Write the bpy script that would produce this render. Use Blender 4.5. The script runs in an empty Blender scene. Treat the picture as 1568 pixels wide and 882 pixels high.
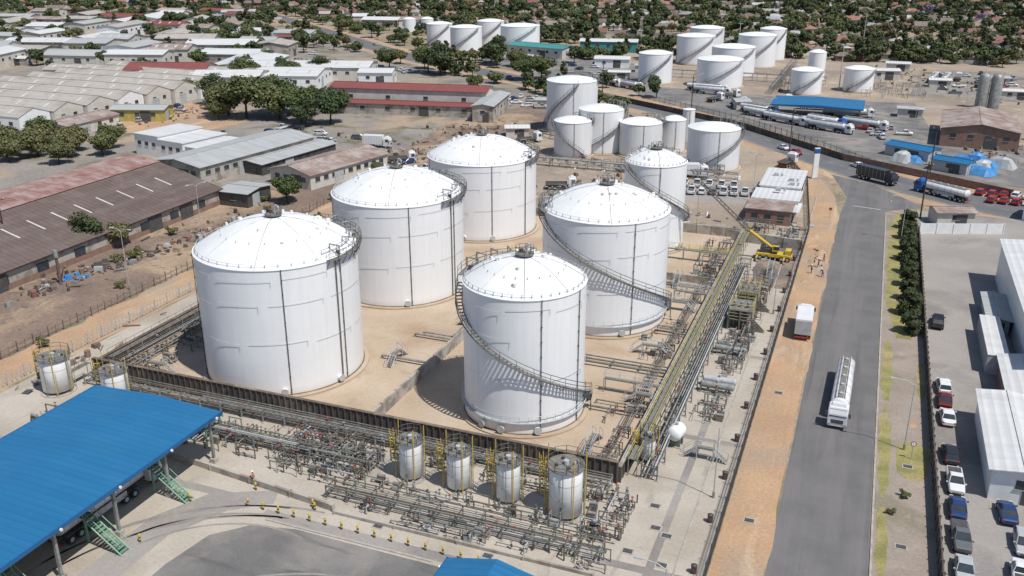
import bpy, bmesh, math, random
from mathutils import Vector, Matrix
random.seed(7)
rad=math.radians; sin=math.sin; cos=math.cos; pi=math.pi
U=random.uniform
scn=bpy.context.scene; COL=scn.collection

# ------------------------------------------------------------ materials
def nd(nt,t,**k):
    n=nt.nodes.new(t)
    for a,b in k.items(): setattr(n,a,b)
    return n
def base(name,rough,metal=0,spec=None):
    m=bpy.data.materials.new(name); m.use_nodes=True; nt=m.node_tree
    p=nt.nodes['Principled BSDF']; p.inputs['Roughness'].default_value=rough; p.inputs['Metallic'].default_value=metal
    if spec is not None: p.inputs['Specular IOR Level'].default_value=spec
    return m,nt,p
def mixc(nt,fac,a,b,mode='MIX'):
    n=nd(nt,'ShaderNodeMix',data_type='RGBA',blend_type=mode)
    for s,v in ((0,fac),(6,a),(7,b)):
        if isinstance(v,(int,float)): n.inputs[s].default_value=v
        elif isinstance(v,(tuple,list)): n.inputs[s].default_value=tuple(v)+(1,)
        else: nt.links.new(v,n.inputs[s])
    return n.outputs[2]
def noise(nt,vec,scale,detail=5,rough=.55,stretch=None,dist=0):
    if stretch:
        mp=nd(nt,'ShaderNodeMapping'); mp.inputs['Scale'].default_value=stretch; nt.links.new(vec,mp.inputs[0]); vec=mp.outputs[0]
    n=nd(nt,'ShaderNodeTexNoise'); n.inputs['Scale'].default_value=scale; n.inputs['Detail'].default_value=detail; n.inputs['Roughness'].default_value=rough; n.inputs['Distortion'].default_value=dist
    nt.links.new(vec,n.inputs['Vector']); return n.outputs[0]
def ramp(nt,fac,lo,hi):
    n=nd(nt,'ShaderNodeMapRange'); n.inputs[1].default_value=lo; n.inputs[2].default_value=hi; nt.links.new(fac,n.inputs[0]); return n.outputs[0]
def M(name,c1,c2=None,scale=.5,rough=.8,metal=0,spec=None,fine=.12,fs=8,c3=None,s3=.05,st=None,lo=.38,hi=.62,bump=0,rnd=0,lo3=.5,hi3=.62,st3=None,c4=None,s4=.3,st4=None,lo4=.55,hi4=.7):
    m,nt,p=base(name,rough,metal,spec)
    tc=nd(nt,'ShaderNodeTexCoord'); v=tc.outputs['Object']
    if fine or c2 or c3:
        col=mixc(nt,ramp(nt,noise(nt,v,scale,5,stretch=st),lo,hi),c1,c2 or tuple(x*.8 for x in c1))
    else:
        col=mixc(nt,0.0,c1,c1)
    if c3: col=mixc(nt,ramp(nt,noise(nt,v,s3,5,.6,stretch=st3,dist=.4),lo3,hi3),col,c3)
    if c4: col=mixc(nt,ramp(nt,noise(nt,v,s4,4,.6,stretch=st4,dist=.6),lo4,hi4),col,c4)
    if fine:
        r=nd(nt,'ShaderNodeMapRange'); nt.links.new(noise(nt,v,fs,3,.7),r.inputs[0]); r.inputs[1].default_value=.3; r.inputs[2].default_value=.7; r.inputs[3].default_value=1-fine; r.inputs[4].default_value=1+fine
        vm=nd(nt,'ShaderNodeVectorMath',operation='SCALE'); nt.links.new(col,vm.inputs[0]); nt.links.new(r.outputs[0],vm.inputs['Scale']); col=vm.outputs[0]
    if rnd:
        oi=nd(nt,'ShaderNodeObjectInfo'); r=nd(nt,'ShaderNodeMapRange'); nt.links.new(oi.outputs['Random'],r.inputs[0]); r.inputs[3].default_value=1-rnd; r.inputs[4].default_value=1+rnd
        vm=nd(nt,'ShaderNodeVectorMath',operation='SCALE'); nt.links.new(col,vm.inputs[0]); nt.links.new(r.outputs[0],vm.inputs['Scale']); col=vm.outputs[0]
    nt.links.new(col,p.inputs['Base Color'])
    if bump:
        b=nd(nt,'ShaderNodeBump'); b.inputs['Strength'].default_value=bump; b.inputs['Distance'].default_value=.1
        nt.links.new(noise(nt,v,fs,4,.7),b.inputs['Height']); nt.links.new(b.outputs[0],p.inputs['Normal'])
    return m
def Mleaf(name,c1,c2):
    m,nt,p=base(name,.65,0,.3)
    g=nd(nt,'ShaderNodeNewGeometry'); oi=nd(nt,'ShaderNodeObjectInfo')
    c=mixc(nt,g.outputs['Random Per Island'],c1,c2)
    r=nd(nt,'ShaderNodeMapRange'); nt.links.new(oi.outputs['Random'],r.inputs[0]); r.inputs[3].default_value=0; r.inputs[4].default_value=.6
    c=mixc(nt,r.outputs[0],c,tuple(x*y for x,y in zip(c2,(1.1,.92,1.1))))
    nt.links.new(c,p.inputs['Base Color']); return m
def Mshell(name,white=.74,streak=.9):
    m,nt,p=base(name,.42,0,.35)
    tc=nd(nt,'ShaderNodeTexCoord'); s=nd(nt,'ShaderNodeSeparateXYZ'); nt.links.new(tc.outputs['Object'],s.inputs[0])
    a=nd(nt,'ShaderNodeMath',operation='ARCTAN2'); nt.links.new(s.outputs[1],a.inputs[0]); nt.links.new(s.outputs[0],a.inputs[1])
    k=nd(nt,'ShaderNodeMath',operation='MULTIPLY'); nt.links.new(a.outputs[0],k.inputs[0]); k.inputs[1].default_value=10
    cb=nd(nt,'ShaderNodeCombineXYZ'); nt.links.new(k.outputs[0],cb.inputs[0]); nt.links.new(s.outputs[2],cb.inputs[1])
    br=nd(nt,'ShaderNodeTexBrick'); nt.links.new(cb.outputs[0],br.inputs[0])
    w=white
    br.inputs['Color1'].default_value=(w,w*1.0,w*1.0,1); br.inputs['Color2'].default_value=(w*.975,w*.98,w*.985,1); br.inputs['Mortar'].default_value=(w*.87,w*.88,w*.89,1)
    br.inputs['Scale'].default_value=1; br.inputs['Mortar Size'].default_value=.016; br.inputs['Mortar Smooth'].default_value=.5; br.inputs['Brick Width'].default_value=7.85; br.inputs['Row Height'].default_value=2.35
    st=noise(nt,cb.outputs[0],1,5,.6,stretch=(1.5,.05,1))
    col=mixc(nt,ramp(nt,st,.46,.8),br.outputs[0],(w*streak,w*streak*.985,w*streak*.955))
    big=noise(nt,tc.outputs['Object'],.12,3)
    col=mixc(nt,ramp(nt,big,.4,.95),col,(w*.9,w*.91,w*.92))
    zz=nd(nt,'ShaderNodeMapRange'); nt.links.new(s.outputs[2],zz.inputs[0]); zz.inputs[1].default_value=.1; zz.inputs[2].default_value=1.5; zz.inputs[3].default_value=.35; zz.inputs[4].default_value=0
    col=mixc(nt,zz.outputs[0],col,(.5,.4,.3))
    nt.links.new(col,p.inputs['Base Color'])
    b=nd(nt,'ShaderNodeBump'); b.inputs['Strength'].default_value=.15; b.inputs['Distance'].default_value=.03
    nt.links.new(br.outputs['Fac'],b.inputs['Height']); nt.links.new(b.outputs[0],p.inputs['Normal'])
    return m
def Mroof(name,c1,c2,rust=None,period=.8,axis=0,rough=.5,spec=.4,streak=(.05,.6,1),lo3=.5,hi3=.7,line=.35):
    m,nt,p=base(name,rough,0,spec)
    tc=nd(nt,'ShaderNodeTexCoord'); v=tc.outputs['Object']
    col=mixc(nt,ramp(nt,noise(nt,v,.9,4,stretch=streak),.35,.65),c1,c2)
    if rust: col=mixc(nt,ramp(nt,noise(nt,v,.22,6,.7,dist=.3),lo3,hi3),col,rust)
    s=nd(nt,'ShaderNodeSeparateXYZ'); nt.links.new(v,s.inputs[0])
    k=nd(nt,'ShaderNodeMath',operation='MULTIPLY'); nt.links.new(s.outputs[axis],k.inputs[0]); k.inputs[1].default_value=2*pi/period
    w=nd(nt,'ShaderNodeMath',operation='SINE'); nt.links.new(k.outputs[0],w.inputs[0])
    b=nd(nt,'ShaderNodeBump'); b.inputs['Strength'].default_value=.5; b.inputs['Distance'].default_value=.05
    nt.links.new(w.outputs[0],b.inputs['Height']); nt.links.new(b.outputs[0],p.inputs['Normal'])
    d=ramp(nt,w.outputs[0],.6,1.0)
    dd=nd(nt,'ShaderNodeMath',operation='MULTIPLY'); nt.links.new(d,dd.inputs[0]); dd.inputs[1].default_value=line
    col=mixc(nt,dd.outputs[0],col,tuple(x*.6 for x in c1))
    nt.links.new(col,p.inputs['Base Color']); return m

m_shell=Mshell('tank_white_shell',.82,.9)
m_shell_old=Mshell('weathered_tank_shell',.74,.82)
m_dome=M('tank_roof_white',(.76,.765,.76),(.7,.705,.7),scale=.35,rough=.55,fine=.03,c3=(.6,.575,.53),s3=.25,lo3=.6,hi3=.88)
m_white=M('white_paint',(.78,.78,.77),(.71,.71,.69),scale=.8,rough=.45,fine=.03,fs=3)
m_offw=M('cream_wall_paint',(.58,.55,.49),(.5,.47,.41),scale=.4,rough=.85,c3=(.36,.31,.26),s3=.3,lo3=.6,hi3=.8)
m_galv=M('galvanised_steel',(.32,.325,.31),(.2,.2,.19),scale=1.2,rough=.55,metal=.2,fine=.1)
m_green=M('grey_green_steel',(.17,.19,.165),(.11,.12,.105),scale=1,rough=.65,fine=.12,c3=(.2,.15,.11),s3=.6,lo3=.5,hi3=.6)
m_pipew=M('pipe_white',(.6,.6,.57),(.45,.44,.4),scale=.7,rough=.5,fine=.08)
m_dark=M('dark_steel',(.055,.055,.058),(.09,.085,.08),scale=2,rough=.6)
m_ltgrey=M('light_grey_steel',(.45,.46,.46),(.36,.37,.37),scale=2,rough=.5)
m_spray=M('spray_ring_pipe',(.5,.51,.53),(.42,.43,.45),scale=2,rough=.5)
m_brsteel=M('rusty_brown_steel',(.15,.115,.085),(.095,.075,.06),scale=.8,rough=.8,c3=(.22,.17,.125),s3=.4)
m_bund=M('bund_wall_brown',(.095,.078,.066),(.062,.054,.048),scale=.5,rough=.9,c3=(.16,.125,.1),s3=.25)
m_yel=M('safety_yellow',(.62,.42,.03),(.5,.35,.04),scale=2,rough=.5)
m_yelg=M('faded_yellow_rail',(.48,.41,.1),(.36,.31,.1),scale=1,rough=.6)
m_conc=M('pale_concrete',(.44,.395,.335),(.38,.335,.275),scale=.12,rough=.95,c3=(.31,.265,.21),s3=.06,fine=.1,fs=2.5,lo3=.5,hi3=.72,c4=(.25,.22,.185),s4=.35,st4=(1,.25,1),lo4=.6,hi4=.78)
m_bfloor=M('bund_floor_concrete',(.45,.365,.275),(.4,.31,.22),scale=.1,rough=.95,c3=(.32,.22,.145),s3=.07,fine=.08,fs=2,lo3=.5,hi3=.76,c4=(.28,.215,.165),s4=.3,lo4=.6,hi4=.82)
m_wconc=M('concrete_wall',(.42,.385,.335),(.34,.31,.27),scale=.4,rough=.9,c3=(.23,.2,.17),s3=.4)
m_lotconc=M('lot_concrete',(.31,.285,.26),(.26,.24,.22),scale=.1,rough=.95,c3=(.21,.19,.175),s3=.05,fine=.1,fs=2.5,c4=(.37,.33,.28),s4=.2,lo4=.6,hi4=.8)
m_asph=M('aged_asphalt',(.15,.143,.14),(.122,.118,.117),scale=.2,rough=.93,c3=(.185,.172,.162),s3=.25,st3=(1,.04,1),fine=.1,fs=5,lo3=.45,hi3=.7,c4=(.1,.097,.096),s4=.5,st4=(1,.05,1),lo4=.56,hi4=.72)
m_asphd=M('yard_asphalt',(.2,.19,.178),(.135,.13,.125),scale=.12,rough=.9,c3=(.28,.25,.215),s3=.07,fine=.12,fs=4,lo3=.5,hi3=.66,c4=(.1,.096,.094),s4=.28,st4=(.35,1,1),lo4=.54,hi4=.7)
m_asphr=M('road_asphalt_far',(.145,.145,.147),(.115,.115,.12),scale=.1,rough=.93,fine=.06,fs=2)
m_mark=M('road_marking_paint',(.5,.49,.46),(.35,.34,.31),scale=1.5,rough=.7)
m_sand=M('orange_sand_verge',(.44,.285,.17),(.37,.24,.145),scale=.12,rough=1,c3=(.33,.255,.185),s3=.09,fine=.16,fs=2.5,bump=.5,lo3=.45,hi3=.65,c4=(.5,.38,.26),s4=.3,st4=(1,.15,1),lo4=.55,hi4=.72)
m_red=M('red_brown_dirt',(.225,.16,.12),(.165,.122,.095),scale=.1,rough=1,c3=(.35,.255,.17),s3=.045,fine=.25,fs=1.5,bump=.6,c4=(.11,.09,.075),s4=.35,lo4=.58,hi4=.7)
m_paleroad=M('gravel_track',(.42,.38,.33),(.35,.31,.26),scale=.2,rough=1,c3=(.42,.33,.23),s3=.1,fine=.1,fs=3)
m_pave=M('verge_paving',(.31,.26,.215),(.26,.215,.175),scale=.15,rough=1,c3=(.22,.19,.14),s3=.12,fine=.16,fs=3,c4=(.36,.3,.23),s4=.4,lo4=.58,hi4=.75)
m_dryg=M('dry_grass',(.3,.265,.1),(.2,.19,.07),scale=.3,rough=1,c3=(.34,.27,.14),s3=.2,fine=.25,fs=4,bump=.8)
m_tan=M('tan_yard_ground',(.35,.285,.215),(.28,.225,.17),scale=.06,rough=1,c3=(.24,.195,.155),s3=.03,fine=.2,fs=1.2,c4=(.42,.36,.3),s4=.15,lo4=.58,hi4=.72)
m_greyyard=M('grey_yard_ground',(.27,.245,.215),(.2,.18,.158),scale=.05,rough=1,c3=(.34,.26,.185),s3=.03,fine=.18,fs=1,c4=(.14,.135,.08),s4=.06,lo4=.54,hi4=.64)
m_ground=M('mixed_ground',(.28,.23,.16),(.17,.165,.095),scale=.02,rough=1,c3=(.32,.24,.165),s3=.012,fine=.3,fs=.5,lo3=.5,hi3=.6)
m_crud=M('dark_stained_ground',(.17,.14,.12),(.13,.115,.105),scale=.2,rough=1,c3=(.27,.2,.14),s3=.15,fine=.2,fs=2)
m_tyre=M('tyre_marked_concrete',(.3,.27,.235),(.2,.185,.165),scale=.3,rough=.95,fine=.12,fs=3)
m_kerb=M('kerb_concrete',(.4,.38,.34),(.3,.28,.25),scale=1,rough=.9)
m_canopy=Mroof('blue_sheet_roof',(.014,.13,.28),(.018,.145,.31),rust=(.035,.165,.3),lo3=.5,hi3=.9,period=.9,axis=1,rough=.5,line=.25)
m_canopyf=M('blue_fascia',(.014,.105,.26),(.014,.1,.24),rough=.4)
m_shedbr=Mroof('brown_asbestos_roof',(.12,.092,.083),(.15,.118,.105),rust=(.185,.145,.13),period=1.3,axis=1,rough=.9,spec=.1,streak=(.6,.05,1))
m_shedpk=Mroof('rusty_pink_roof',(.38,.29,.27),(.29,.19,.17),rust=(.22,.11,.09),period=1.3,axis=1,rough=.9,spec=.1,lo3=.42,hi3=.62)
m_rgrey=Mroof('grey_sheet_roof',(.42,.43,.42),(.35,.36,.35),rust=(.25,.22,.19),period=1.1,axis=1,rough=.6,lo3=.6,hi3=.85)
m_rsaw=Mroof('old_grey_roof',(.43,.4,.36),(.34,.315,.28),rust=(.23,.185,.15),period=1.2,axis=0,rough=.85,spec=.15,lo3=.5,hi3=.8)
m_rwhite=Mroof('white_sheet_roof',(.62,.62,.61),(.54,.54,.525),rust=(.4,.36,.32),period=1.2,axis=0,rough=.55,lo3=.58,hi3=.88)
m_rred=Mroof('red_sheet_roof',(.24,.068,.06),(.2,.065,.058),period=1.2,axis=0,rough=.7,rust=(.28,.14,.12),lo3=.55,hi3=.85)
m_rbrown=Mroof('rusted_brown_roof',(.22,.15,.125),(.28,.215,.185),rust=(.38,.33,.3),period=1.1,axis=1,rough=.85,spec=.1,lo3=.42,hi3=.6)
m_teal=Mroof('teal_sheet_roof',(.06,.27,.26),(.055,.23,.23),period=1.2,axis=0)
m_tile=M('terracotta_tiles',(.25,.125,.095),(.19,.1,.08),scale=.5,rough=.9,rnd=.35)
m_tile2=M('brown_roof_tiles',(.22,.165,.145),(.17,.135,.12),scale=.5,rough=.9,rnd=.35)
m_tile3=M('grey_iron_roof',(.38,.38,.38),(.3,.3,.31),scale=.5,rough=.7,rnd=.35)
m_brick=M('face_brick',(.26,.16,.12),(.2,.125,.095),scale=.6,rough=.9,fine=.15)
m_glass=M('window_glass',(.03,.04,.05),(.05,.06,.07),rough=.12,fine=0)
m_rub=M('black_rubber',(.02,.02,.02),(.03,.03,.03),rough=.9)
m_bark=M('bark',(.09,.065,.045),(.05,.038,.028),scale=3,rough=1)
m_leafA=Mleaf('foliage_green',(.035,.06,.016),(.1,.13,.042))
m_leafB=Mleaf('foliage_dark',(.026,.047,.016),(.072,.098,.036))
m_leafC=Mleaf('foliage_olive',(.075,.09,.03),(.15,.155,.06))
m_leafD=Mleaf('foliage_conifer',(.024,.038,.013),(.062,.08,.028))
m_jac=Mleaf('foliage_purple',(.17,.13,.22),(.22,.18,.27))
m_redp=M('red_paint',(.36,.04,.03),(.3,.035,.03),rough=.5)
m_tarp=M('blue_tarpaulin',(.04,.18,.42),(.07,.25,.5),scale=.6,rough=.5,bump=.8,fs=1.5)
m_grate=M('roof_grating',(.2,.19,.165),(.14,.135,.12),scale=2,rough=.8,fine=.3,fs=6)
m_greenp=M('green_access_paint',(.16,.3,.2),(.12,.24,.17),rough=.5)
m_rustred=M('weathered_red_oxide',(.26,.11,.08),(.2,.1,.08),rough=.8)

# ------------------------------------------------------------ mesh builder
class MB:
    def __init__(s,T=None): s.v=[];s.f=[];s.m=[];s.sm=[];s.mats=[];s.T=T
    def add(s,vs,fs,mat,smooth=False):
        if mat not in s.mats: s.mats.append(mat)
        i=s.mats.index(mat); o=len(s.v)
        if s.T is not None: vs=[tuple(s.T@Vector(p)) for p in vs]
        s.v+=vs; s.f+=[tuple(o+k for k in f) for f in fs]; s.m+=[i]*len(fs); s.sm+=[smooth]*len(fs)
    def box(s,c,d,mat,rot=0,tx=1,ty=1):
        x,y,z=c; a,b,h=d[0]/2,d[1]/2,d[2]/2; cr,sr=cos(rot),sin(rot); vs=[]
        for sz,kx,ky in ((-1,1,1),(1,tx,ty)):
            for sx,sy in ((-1,-1),(1,-1),(1,1),(-1,1)):
                px,py=sx*a*kx,sy*b*ky; vs.append((x+px*cr-py*sr,y+px*sr+py*cr,z+sz*h))
        s.add(vs,[(3,2,1,0),(4,5,6,7),(0,1,5,4),(1,2,6,5),(2,3,7,6),(3,0,4,7)],mat)
    def cyl(s,p0,p1,r,mat,n=8,r1=None,caps=True,smooth=True):
        p0=Vector(p0);p1=Vector(p1); d=p1-p0
        if d.length<1e-6: return
        r1=r if r1 is None else r1
        q=d.to_track_quat('Z','Y').to_matrix(); vs=[]
        for p,rr in ((p0,r),(p1,r1)):
            for i in range(n):
                a=2*pi*i/n; vs.append(tuple(p+q@Vector((cos(a)*rr,sin(a)*rr,0))))
        s.add(vs,[(i,(i+1)%n,n+(i+1)%n,n+i) for i in range(n)],mat,smooth and n>5)
        if caps: 
            s.add(vs,[tuple(range(n-1,-1,-1)),tuple(range(n,2*n))],mat)
    def tube(s,pts,r,mat,n=6,closed=False):
        L=list(pts)+([pts[0]] if closed else [])
        for a,b in zip(L,L[1:]): s.cyl(a,b,r,mat,n,caps=False)
    def lathe(s,prof,mat,n=64,c=(0,0,0),smooth=True,a0=0,a1=2*pi):
        full=abs(a1-a0-2*pi)<1e-6; k=n if full else n+1; vs=[]
        for r,z in prof:
            for i in range(k):
                a=a0+(a1-a0)*i/n; vs.append((c[0]+cos(a)*r,c[1]+sin(a)*r,c[2]+z))
        fs=[]
        for j in range(len(prof)-1):
            for i in range(n):
                i2=(i+1)%k if full else i+1
                fs.append((j*k+i,j*k+i2,(j+1)*k+i2,(j+1)*k+i))
        s.add(vs,fs,mat,smooth)
    def poly(s,pts,mat): s.add([tuple(p) for p in pts],[tuple(range(len(pts)))],mat)
    def prism(s,pts,z0,z1,mat):
        n=len(pts); vs=[(x,y,z0) for x,y in pts]+[(x,y,z1) for x,y in pts]
        s.add(vs,[tuple(range(n-1,-1,-1)),tuple(range(n,2*n))]+[(i,(i+1)%n,n+(i+1)%n,n+i) for i in range(n)],mat)
    def extr(s,prof,w,mat,axis='y',off=0):
        n=len(prof)
        f=(lambda a,b,z:(a,b,z)) if axis=='y' else (lambda a,b,z:(b,a,z))
        vs=[f(a,off-w/2,z) for a,z in prof]+[f(a,off+w/2,z) for a,z in prof]
        s.add(vs,[tuple(range(n-1,-1,-1)),tuple(range(n,2*n))]+[(i,(i+1)%n,n+(i+1)%n,n+i) for i in range(n)],mat)
    def rail(s,pts,mat,h=1.1,step=1.6,r=.03,closed=False):
        L=[Vector(p) for p in pts]+([Vector(pts[0])] if closed else [])
        for a,b in zip(L,L[1:]):
            d=b-a; k=max(1,int(d.length/step))
            for i in range(k+1):
                p=a+d*(i/k); s.cyl(p,p+Vector((0,0,h)),r,mat,4,caps=False)
            for z in (h,h*.5): s.cyl(a+Vector((0,0,z)),b+Vector((0,0,z)),r,mat,4,caps=False)
    def data(s,name):
        me=bpy.data.meshes.new(name); me.from_pydata(s.v,[],s.f)
        for m in s.mats: me.materials.append(m)
        me.polygons.foreach_set('material_index',s.m); me.polygons.foreach_set('use_smooth',s.sm)
        me.update(); return me
def link(name,data,loc=(0,0,0),rot=0,sc=None,parent=None):
    o=bpy.data.objects.new(name,data); COL.objects.link(o); o.location=loc; o.rotation_euler=(0,0,rot)
    if sc is not None: o.scale=(sc,sc,sc) if isinstance(sc,(int,float)) else sc
    if parent: o.parent=parent
    return o
def single(name,mb,loc=(0,0,0),rot=0,sc=None): return link(name,mb.data(name),loc,rot,sc)
def group(name,parts,loc=(0,0,0),rot=0,sc=None):
    e=link(name,None,loc,rot,sc); e.empty_display_size=1
    for k,mb in parts.items():
        if isinstance(mb,MB) and not mb.v: continue
        link(k,mb if isinstance(mb,bpy.types.Mesh) else mb.data(k),parent=e)
    return e
def datas(parts): return {k:mb.data(k) for k,mb in parts.items()}

# ------------------------------------------------------------ ground sheets
def sheet(name,pts,z,mat,wob=0):
    if wob:
        out=[]
        for i,(x,y) in enumerate(pts):
            x2,y2=pts[(i+1)%len(pts)]; k=max(1,int(math.hypot(x2-x,y2-y)/4))
            for j in range(k):
                out.append((x+(x2-x)*j/k+(U(-wob,wob)),y+(y2-y)*j/k+(U(-wob,wob))))
        pts=out
    b=MB(); b.poly([(x,y,z) for x,y in pts],mat); return single(name,b)
def rect(x0,x1,y0,y1): return [(x0,y0),(x1,y0),(x1,y1),(x0,y1)]
sheet('ground',rect(-2500,2500,-500,3500),0,m_ground)
sheet('bund_floor',rect(-100,-22,91,192),.016,m_bfloor)
sheet('concrete_yard',[(-108,20),(-9.6,20),(-9.6,192),(-22,192),(-22,91),(-100,91),(-100,125),(-108,125)],.012,m_conc)
sheet('asphalt_yard',[(-61,20),(-24,20),(-24,66),(-33,69.6),(-52,69.8),(-57,68.6),(-60,65.6),(-61,60)],.02,m_asphd)
sheet('dark_driveway',[(-68,20),(-64,20),(-64,64),(-61,70),(-57,73),(-58,75.5),(-65,72),(-68,66)],.02,m_lotconc)
b=MB()
for cx,cy,r0,a0,a1 in ((-52,52,19,1.7,3.1),(-50,50,21.5,1.6,2.9),(-54,56,13,1.3,2.9),(-40,45,18,1.2,2.4)):
    for rr_ in (r0,r0+1.9):
        for i in range(14):
            t0=a0+(a1-a0)*i/14;t1=a0+(a1-a0)*(i+1)/14
            b.poly([(cx+q*cos(t),cy+q*sin(t),.024) for q,t in ((rr_,t0),(rr_+.3,t0),(rr_+.3,t1),(rr_,t1))],m_tyre)
single('tyre_tracks',b)
sheet('stained_ground',rect(-17,-9.8,163,192),.02,m_crud,.6)
sheet('perimeter_track',rect(-109,-101,125,190),.012,m_paleroad,.3)
sheet('sand_strip_ground',rect(-117,-108,40,190),.008,m_sand,.9)
sheet('red_dirt_ground',[(-142,60),(-117,60),(-117,190),(-101,190),(-101,235),(-142,235)],.006,m_red,.8)
sheet('red_dirt_ground',[(-128,236),(-96,236),(-99,300),(-112,330),(-132,290)],.012,m_red,2)
sheet('orange_dirt_ground',[(-248,228),(-200,232),(-196,262),(-240,284)],.012,m_sand,2)
sheet('left_yard_ground',[(-260,120),(-142,60),(-142,235),(-101,235),(-101,300),(-190,300),(-260,240)],.004,m_greyyard)
sheet('sand_verge',[(-9.4,20),(-4.3,20),(-4.3,215),(-6,232),(-14,262),(-22,270),(-13,240),(-9.4,200)],.01,m_sand)
sheet('sand_spill_ground',[(-5.2,20),(-4.2,20),(-4.2,215),(-5.2,215)],.026,m_sand,.35)
sheet('road_verge_paving',rect(5.8,12,20,225),.01,m_pave)
b=MB()
for y0,y1,x0,x1 in ((147,222,6.4,11.9),(84,97,6.1,7.3),(99,122,6.0,7.4),(124,146,6.1,7.5),(104,113,8,11.9),(60,82,6.1,7.1),(70,78,10.5,11.9),(126,138,10.9,11.9)):
    L=[];R_=[];k=max(4,int((y1-y0)/1.5))
    for i in range(k+1):
        y=y0+(y1-y0)*i/k; w=.25+.75*min(1,4*min(i,k-i)/k+.2); xm=(x0+x1)/2; hw=(x1-x0)/2*w
        L.append((xm-hw+U(-.15,.2),y,.02)); R_.append((min(xm+hw+U(-.2,.15),11.98),y,.02))
    b.poly(L[::-1]+R_,m_dryg)
single('dry_grass_patch',b)
sheet('lot_pavement',rect(12.4,70,20,226),.012,m_lotconc)
sheet('north_yard_ground',[(-100,192),(-9.4,192),(-13,240),(-24,285),(-60,320),(-110,345),(-125,300),(-101,235)],.008,m_tan)
sheet('terminal_ground',[(-135,395),(-85,352),(-42,318),(-14,286),(6,262),(60,262),(110,480),(60,520),(-40,500),(-110,545),(-150,470)],.005,m_tan)
sheet('terminal_asphalt',[(-84,356),(-42,320),(-12,289),(8,262),(60,250),(60,300),(18,330),(14,380),(-20,372),(-60,380),(-100,385)],.014,m_asphd)
sheet('storage_yard_pavement',[(12,395),(60,395),(85,480),(20,478)],.016,m_greyyard)
sheet('middle_yard_ground',[(-260,240),(-190,300),(-101,300),(-125,352),(-165,383),(-225,425),(-330,520),(-480,560),(-560,430),(-420,330)],.003,m_greyyard)
sheet('parking_lot_pavement',[(-150,400),(-118,385),(-95,392),(-95,440),(-150,470),(-190,440)],.01,m_asphd)
sheet('parking_lot_pavement',[(-46,213),(-25,216),(-24,236),(-46,232)],.015,m_lotconc)
road=MB(); road.poly([(-4,10,.02),(5.5,10,.02),(5.5,222,.02),(14,229,.02),(3,246,.02),(-8,254,.02),(-3.2,232,.02),(-4,215,.02)],m_asph)
single('road',road)
def strip(pts,w,z,mat,b,off=0):
    L=[Vector(p) for p in pts]; A=[];B=[]
    for i,p in enumerate(L):
        d=(L[min(i+1,len(L)-1)]-L[max(i-1,0)]).normalized(); n=Vector((-d.y,d.x))
        A.append(p+n*(off+w/2)); B.append(p+n*(off-w/2))
    for i in range(len(L)-1):
        b.poly([(*B[i],z),(*B[i+1],z),(*A[i+1],z),(*A[i],z)],mat)
def smooth(pts,k=6):
    P=[Vector(p) for p in pts]; out=[]
    for i in range(len(P)-1):
        p0=P[max(i-1,0)];p1=P[i];p2=P[i+1];p3=P[min(i+2,len(P)-1)]
        for j in range(k):
            t=j/k; out.append(.5*((2*p1)+(-p0+p2)*t+(2*p0-5*p1+4*p2-p3)*t*t+(-p0+3*p1-3*p2+p3)*t**3))
    return out+[P[-1]]
MR=smooth([(-760,800),(-520,680),(-364,555),(-229,437),(-168,397),(-128,371),(-75,334),(-40,304),(-13,273),(3,255),(19,242),(38,230),(70,212),(120,190)])
b=MB(); strip(MR,13,.024,m_asphr,b); single('main_road',b)
b=MB(); strip(MR,5,.008,m_sand,b,9.5); single('roadside_dirt',b)
b=MB(); strip(MR,4,.009,m_sand,b,-9.5); single('roadside_dirt',b)
b=MB()
for i in range(0,len(MR)-1):
    a,c=MR[i],MR[i+1]; n=max(1,int((c-a).length/9))
    for k in range(n):
        p=a+(c-a)*(k/n); q=a+(c-a)*((k+.45)/n); d=(c-a).normalized(); w=Vector((-d.y,d.x))*.06
        b.poly([(*(p-w),.03),(*(q-w),.03),(*(q+w),.03),(*(p+w),.03)],m_mark)
for sx in (-1,1):
    strip(MR[10:],.1,.03,m_mark,b,sx*6)
b.poly([(-1.5,224.2,.026),(4.6,223,.026),(4.6,223.4,.026),(-1.5,224.6,.026)],m_mark)
single('road_markings',b)
b=MB()
b.box((5.72,120,.07),(.2,200,.14),m_kerb); b.box((-9.9,120,.1),(.3,220,.2),m_kerb)
b.box((-46,70.1,.06),(20,.2,.12),m_kerb)
b.box((-12.6,130,.05),(.18,120,.08),m_kerb)
single('kerb',b)
b=MB()
for i in range(22):
    y=62+i*6; b.poly([(-21.5,y,.018),(-10,y,.018),(-10,y+.07,.018),(-21.5,y+.07,.018)],m_wconc)
for x,y in ((-17,88),(-14.6,83),(-17.8,79),(-14,78),(-16,84),(-31,73),(-44,73.5),(-20,72),(-6.8,89),(-7.2,121),(8.6,90),(9.4,107)):
    b.box((x,y,.03),(1.3,1,.05),m_kerb); b.box((x,y,.04),(1,.7,.05),m_dark)
single('drain_covers',b)
b=MB()
b.poly([(-15.5,74,.019),(-14.6,74,.019),(-14.6,190,.019),(-15.5,190,.019)],m_lotconc)
for y in (76,104,131): b.poly([(-22,y,.021),(-10,y,.021),(-10,y+1.1,.021),(-22,y+1.1,.021)],m_lotconc)
b.poly([(-100,72,.018),(-61,72,.018),(-61,73.2,.018),(-100,73.2,.018)],m_lotconc)
b.poly([(-57,70.4,.019),(-24,70.4,.019),(-24,71.8,.019),(-57,71.8,.019)],m_lotconc)
single('drain_channel',b)
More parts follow.
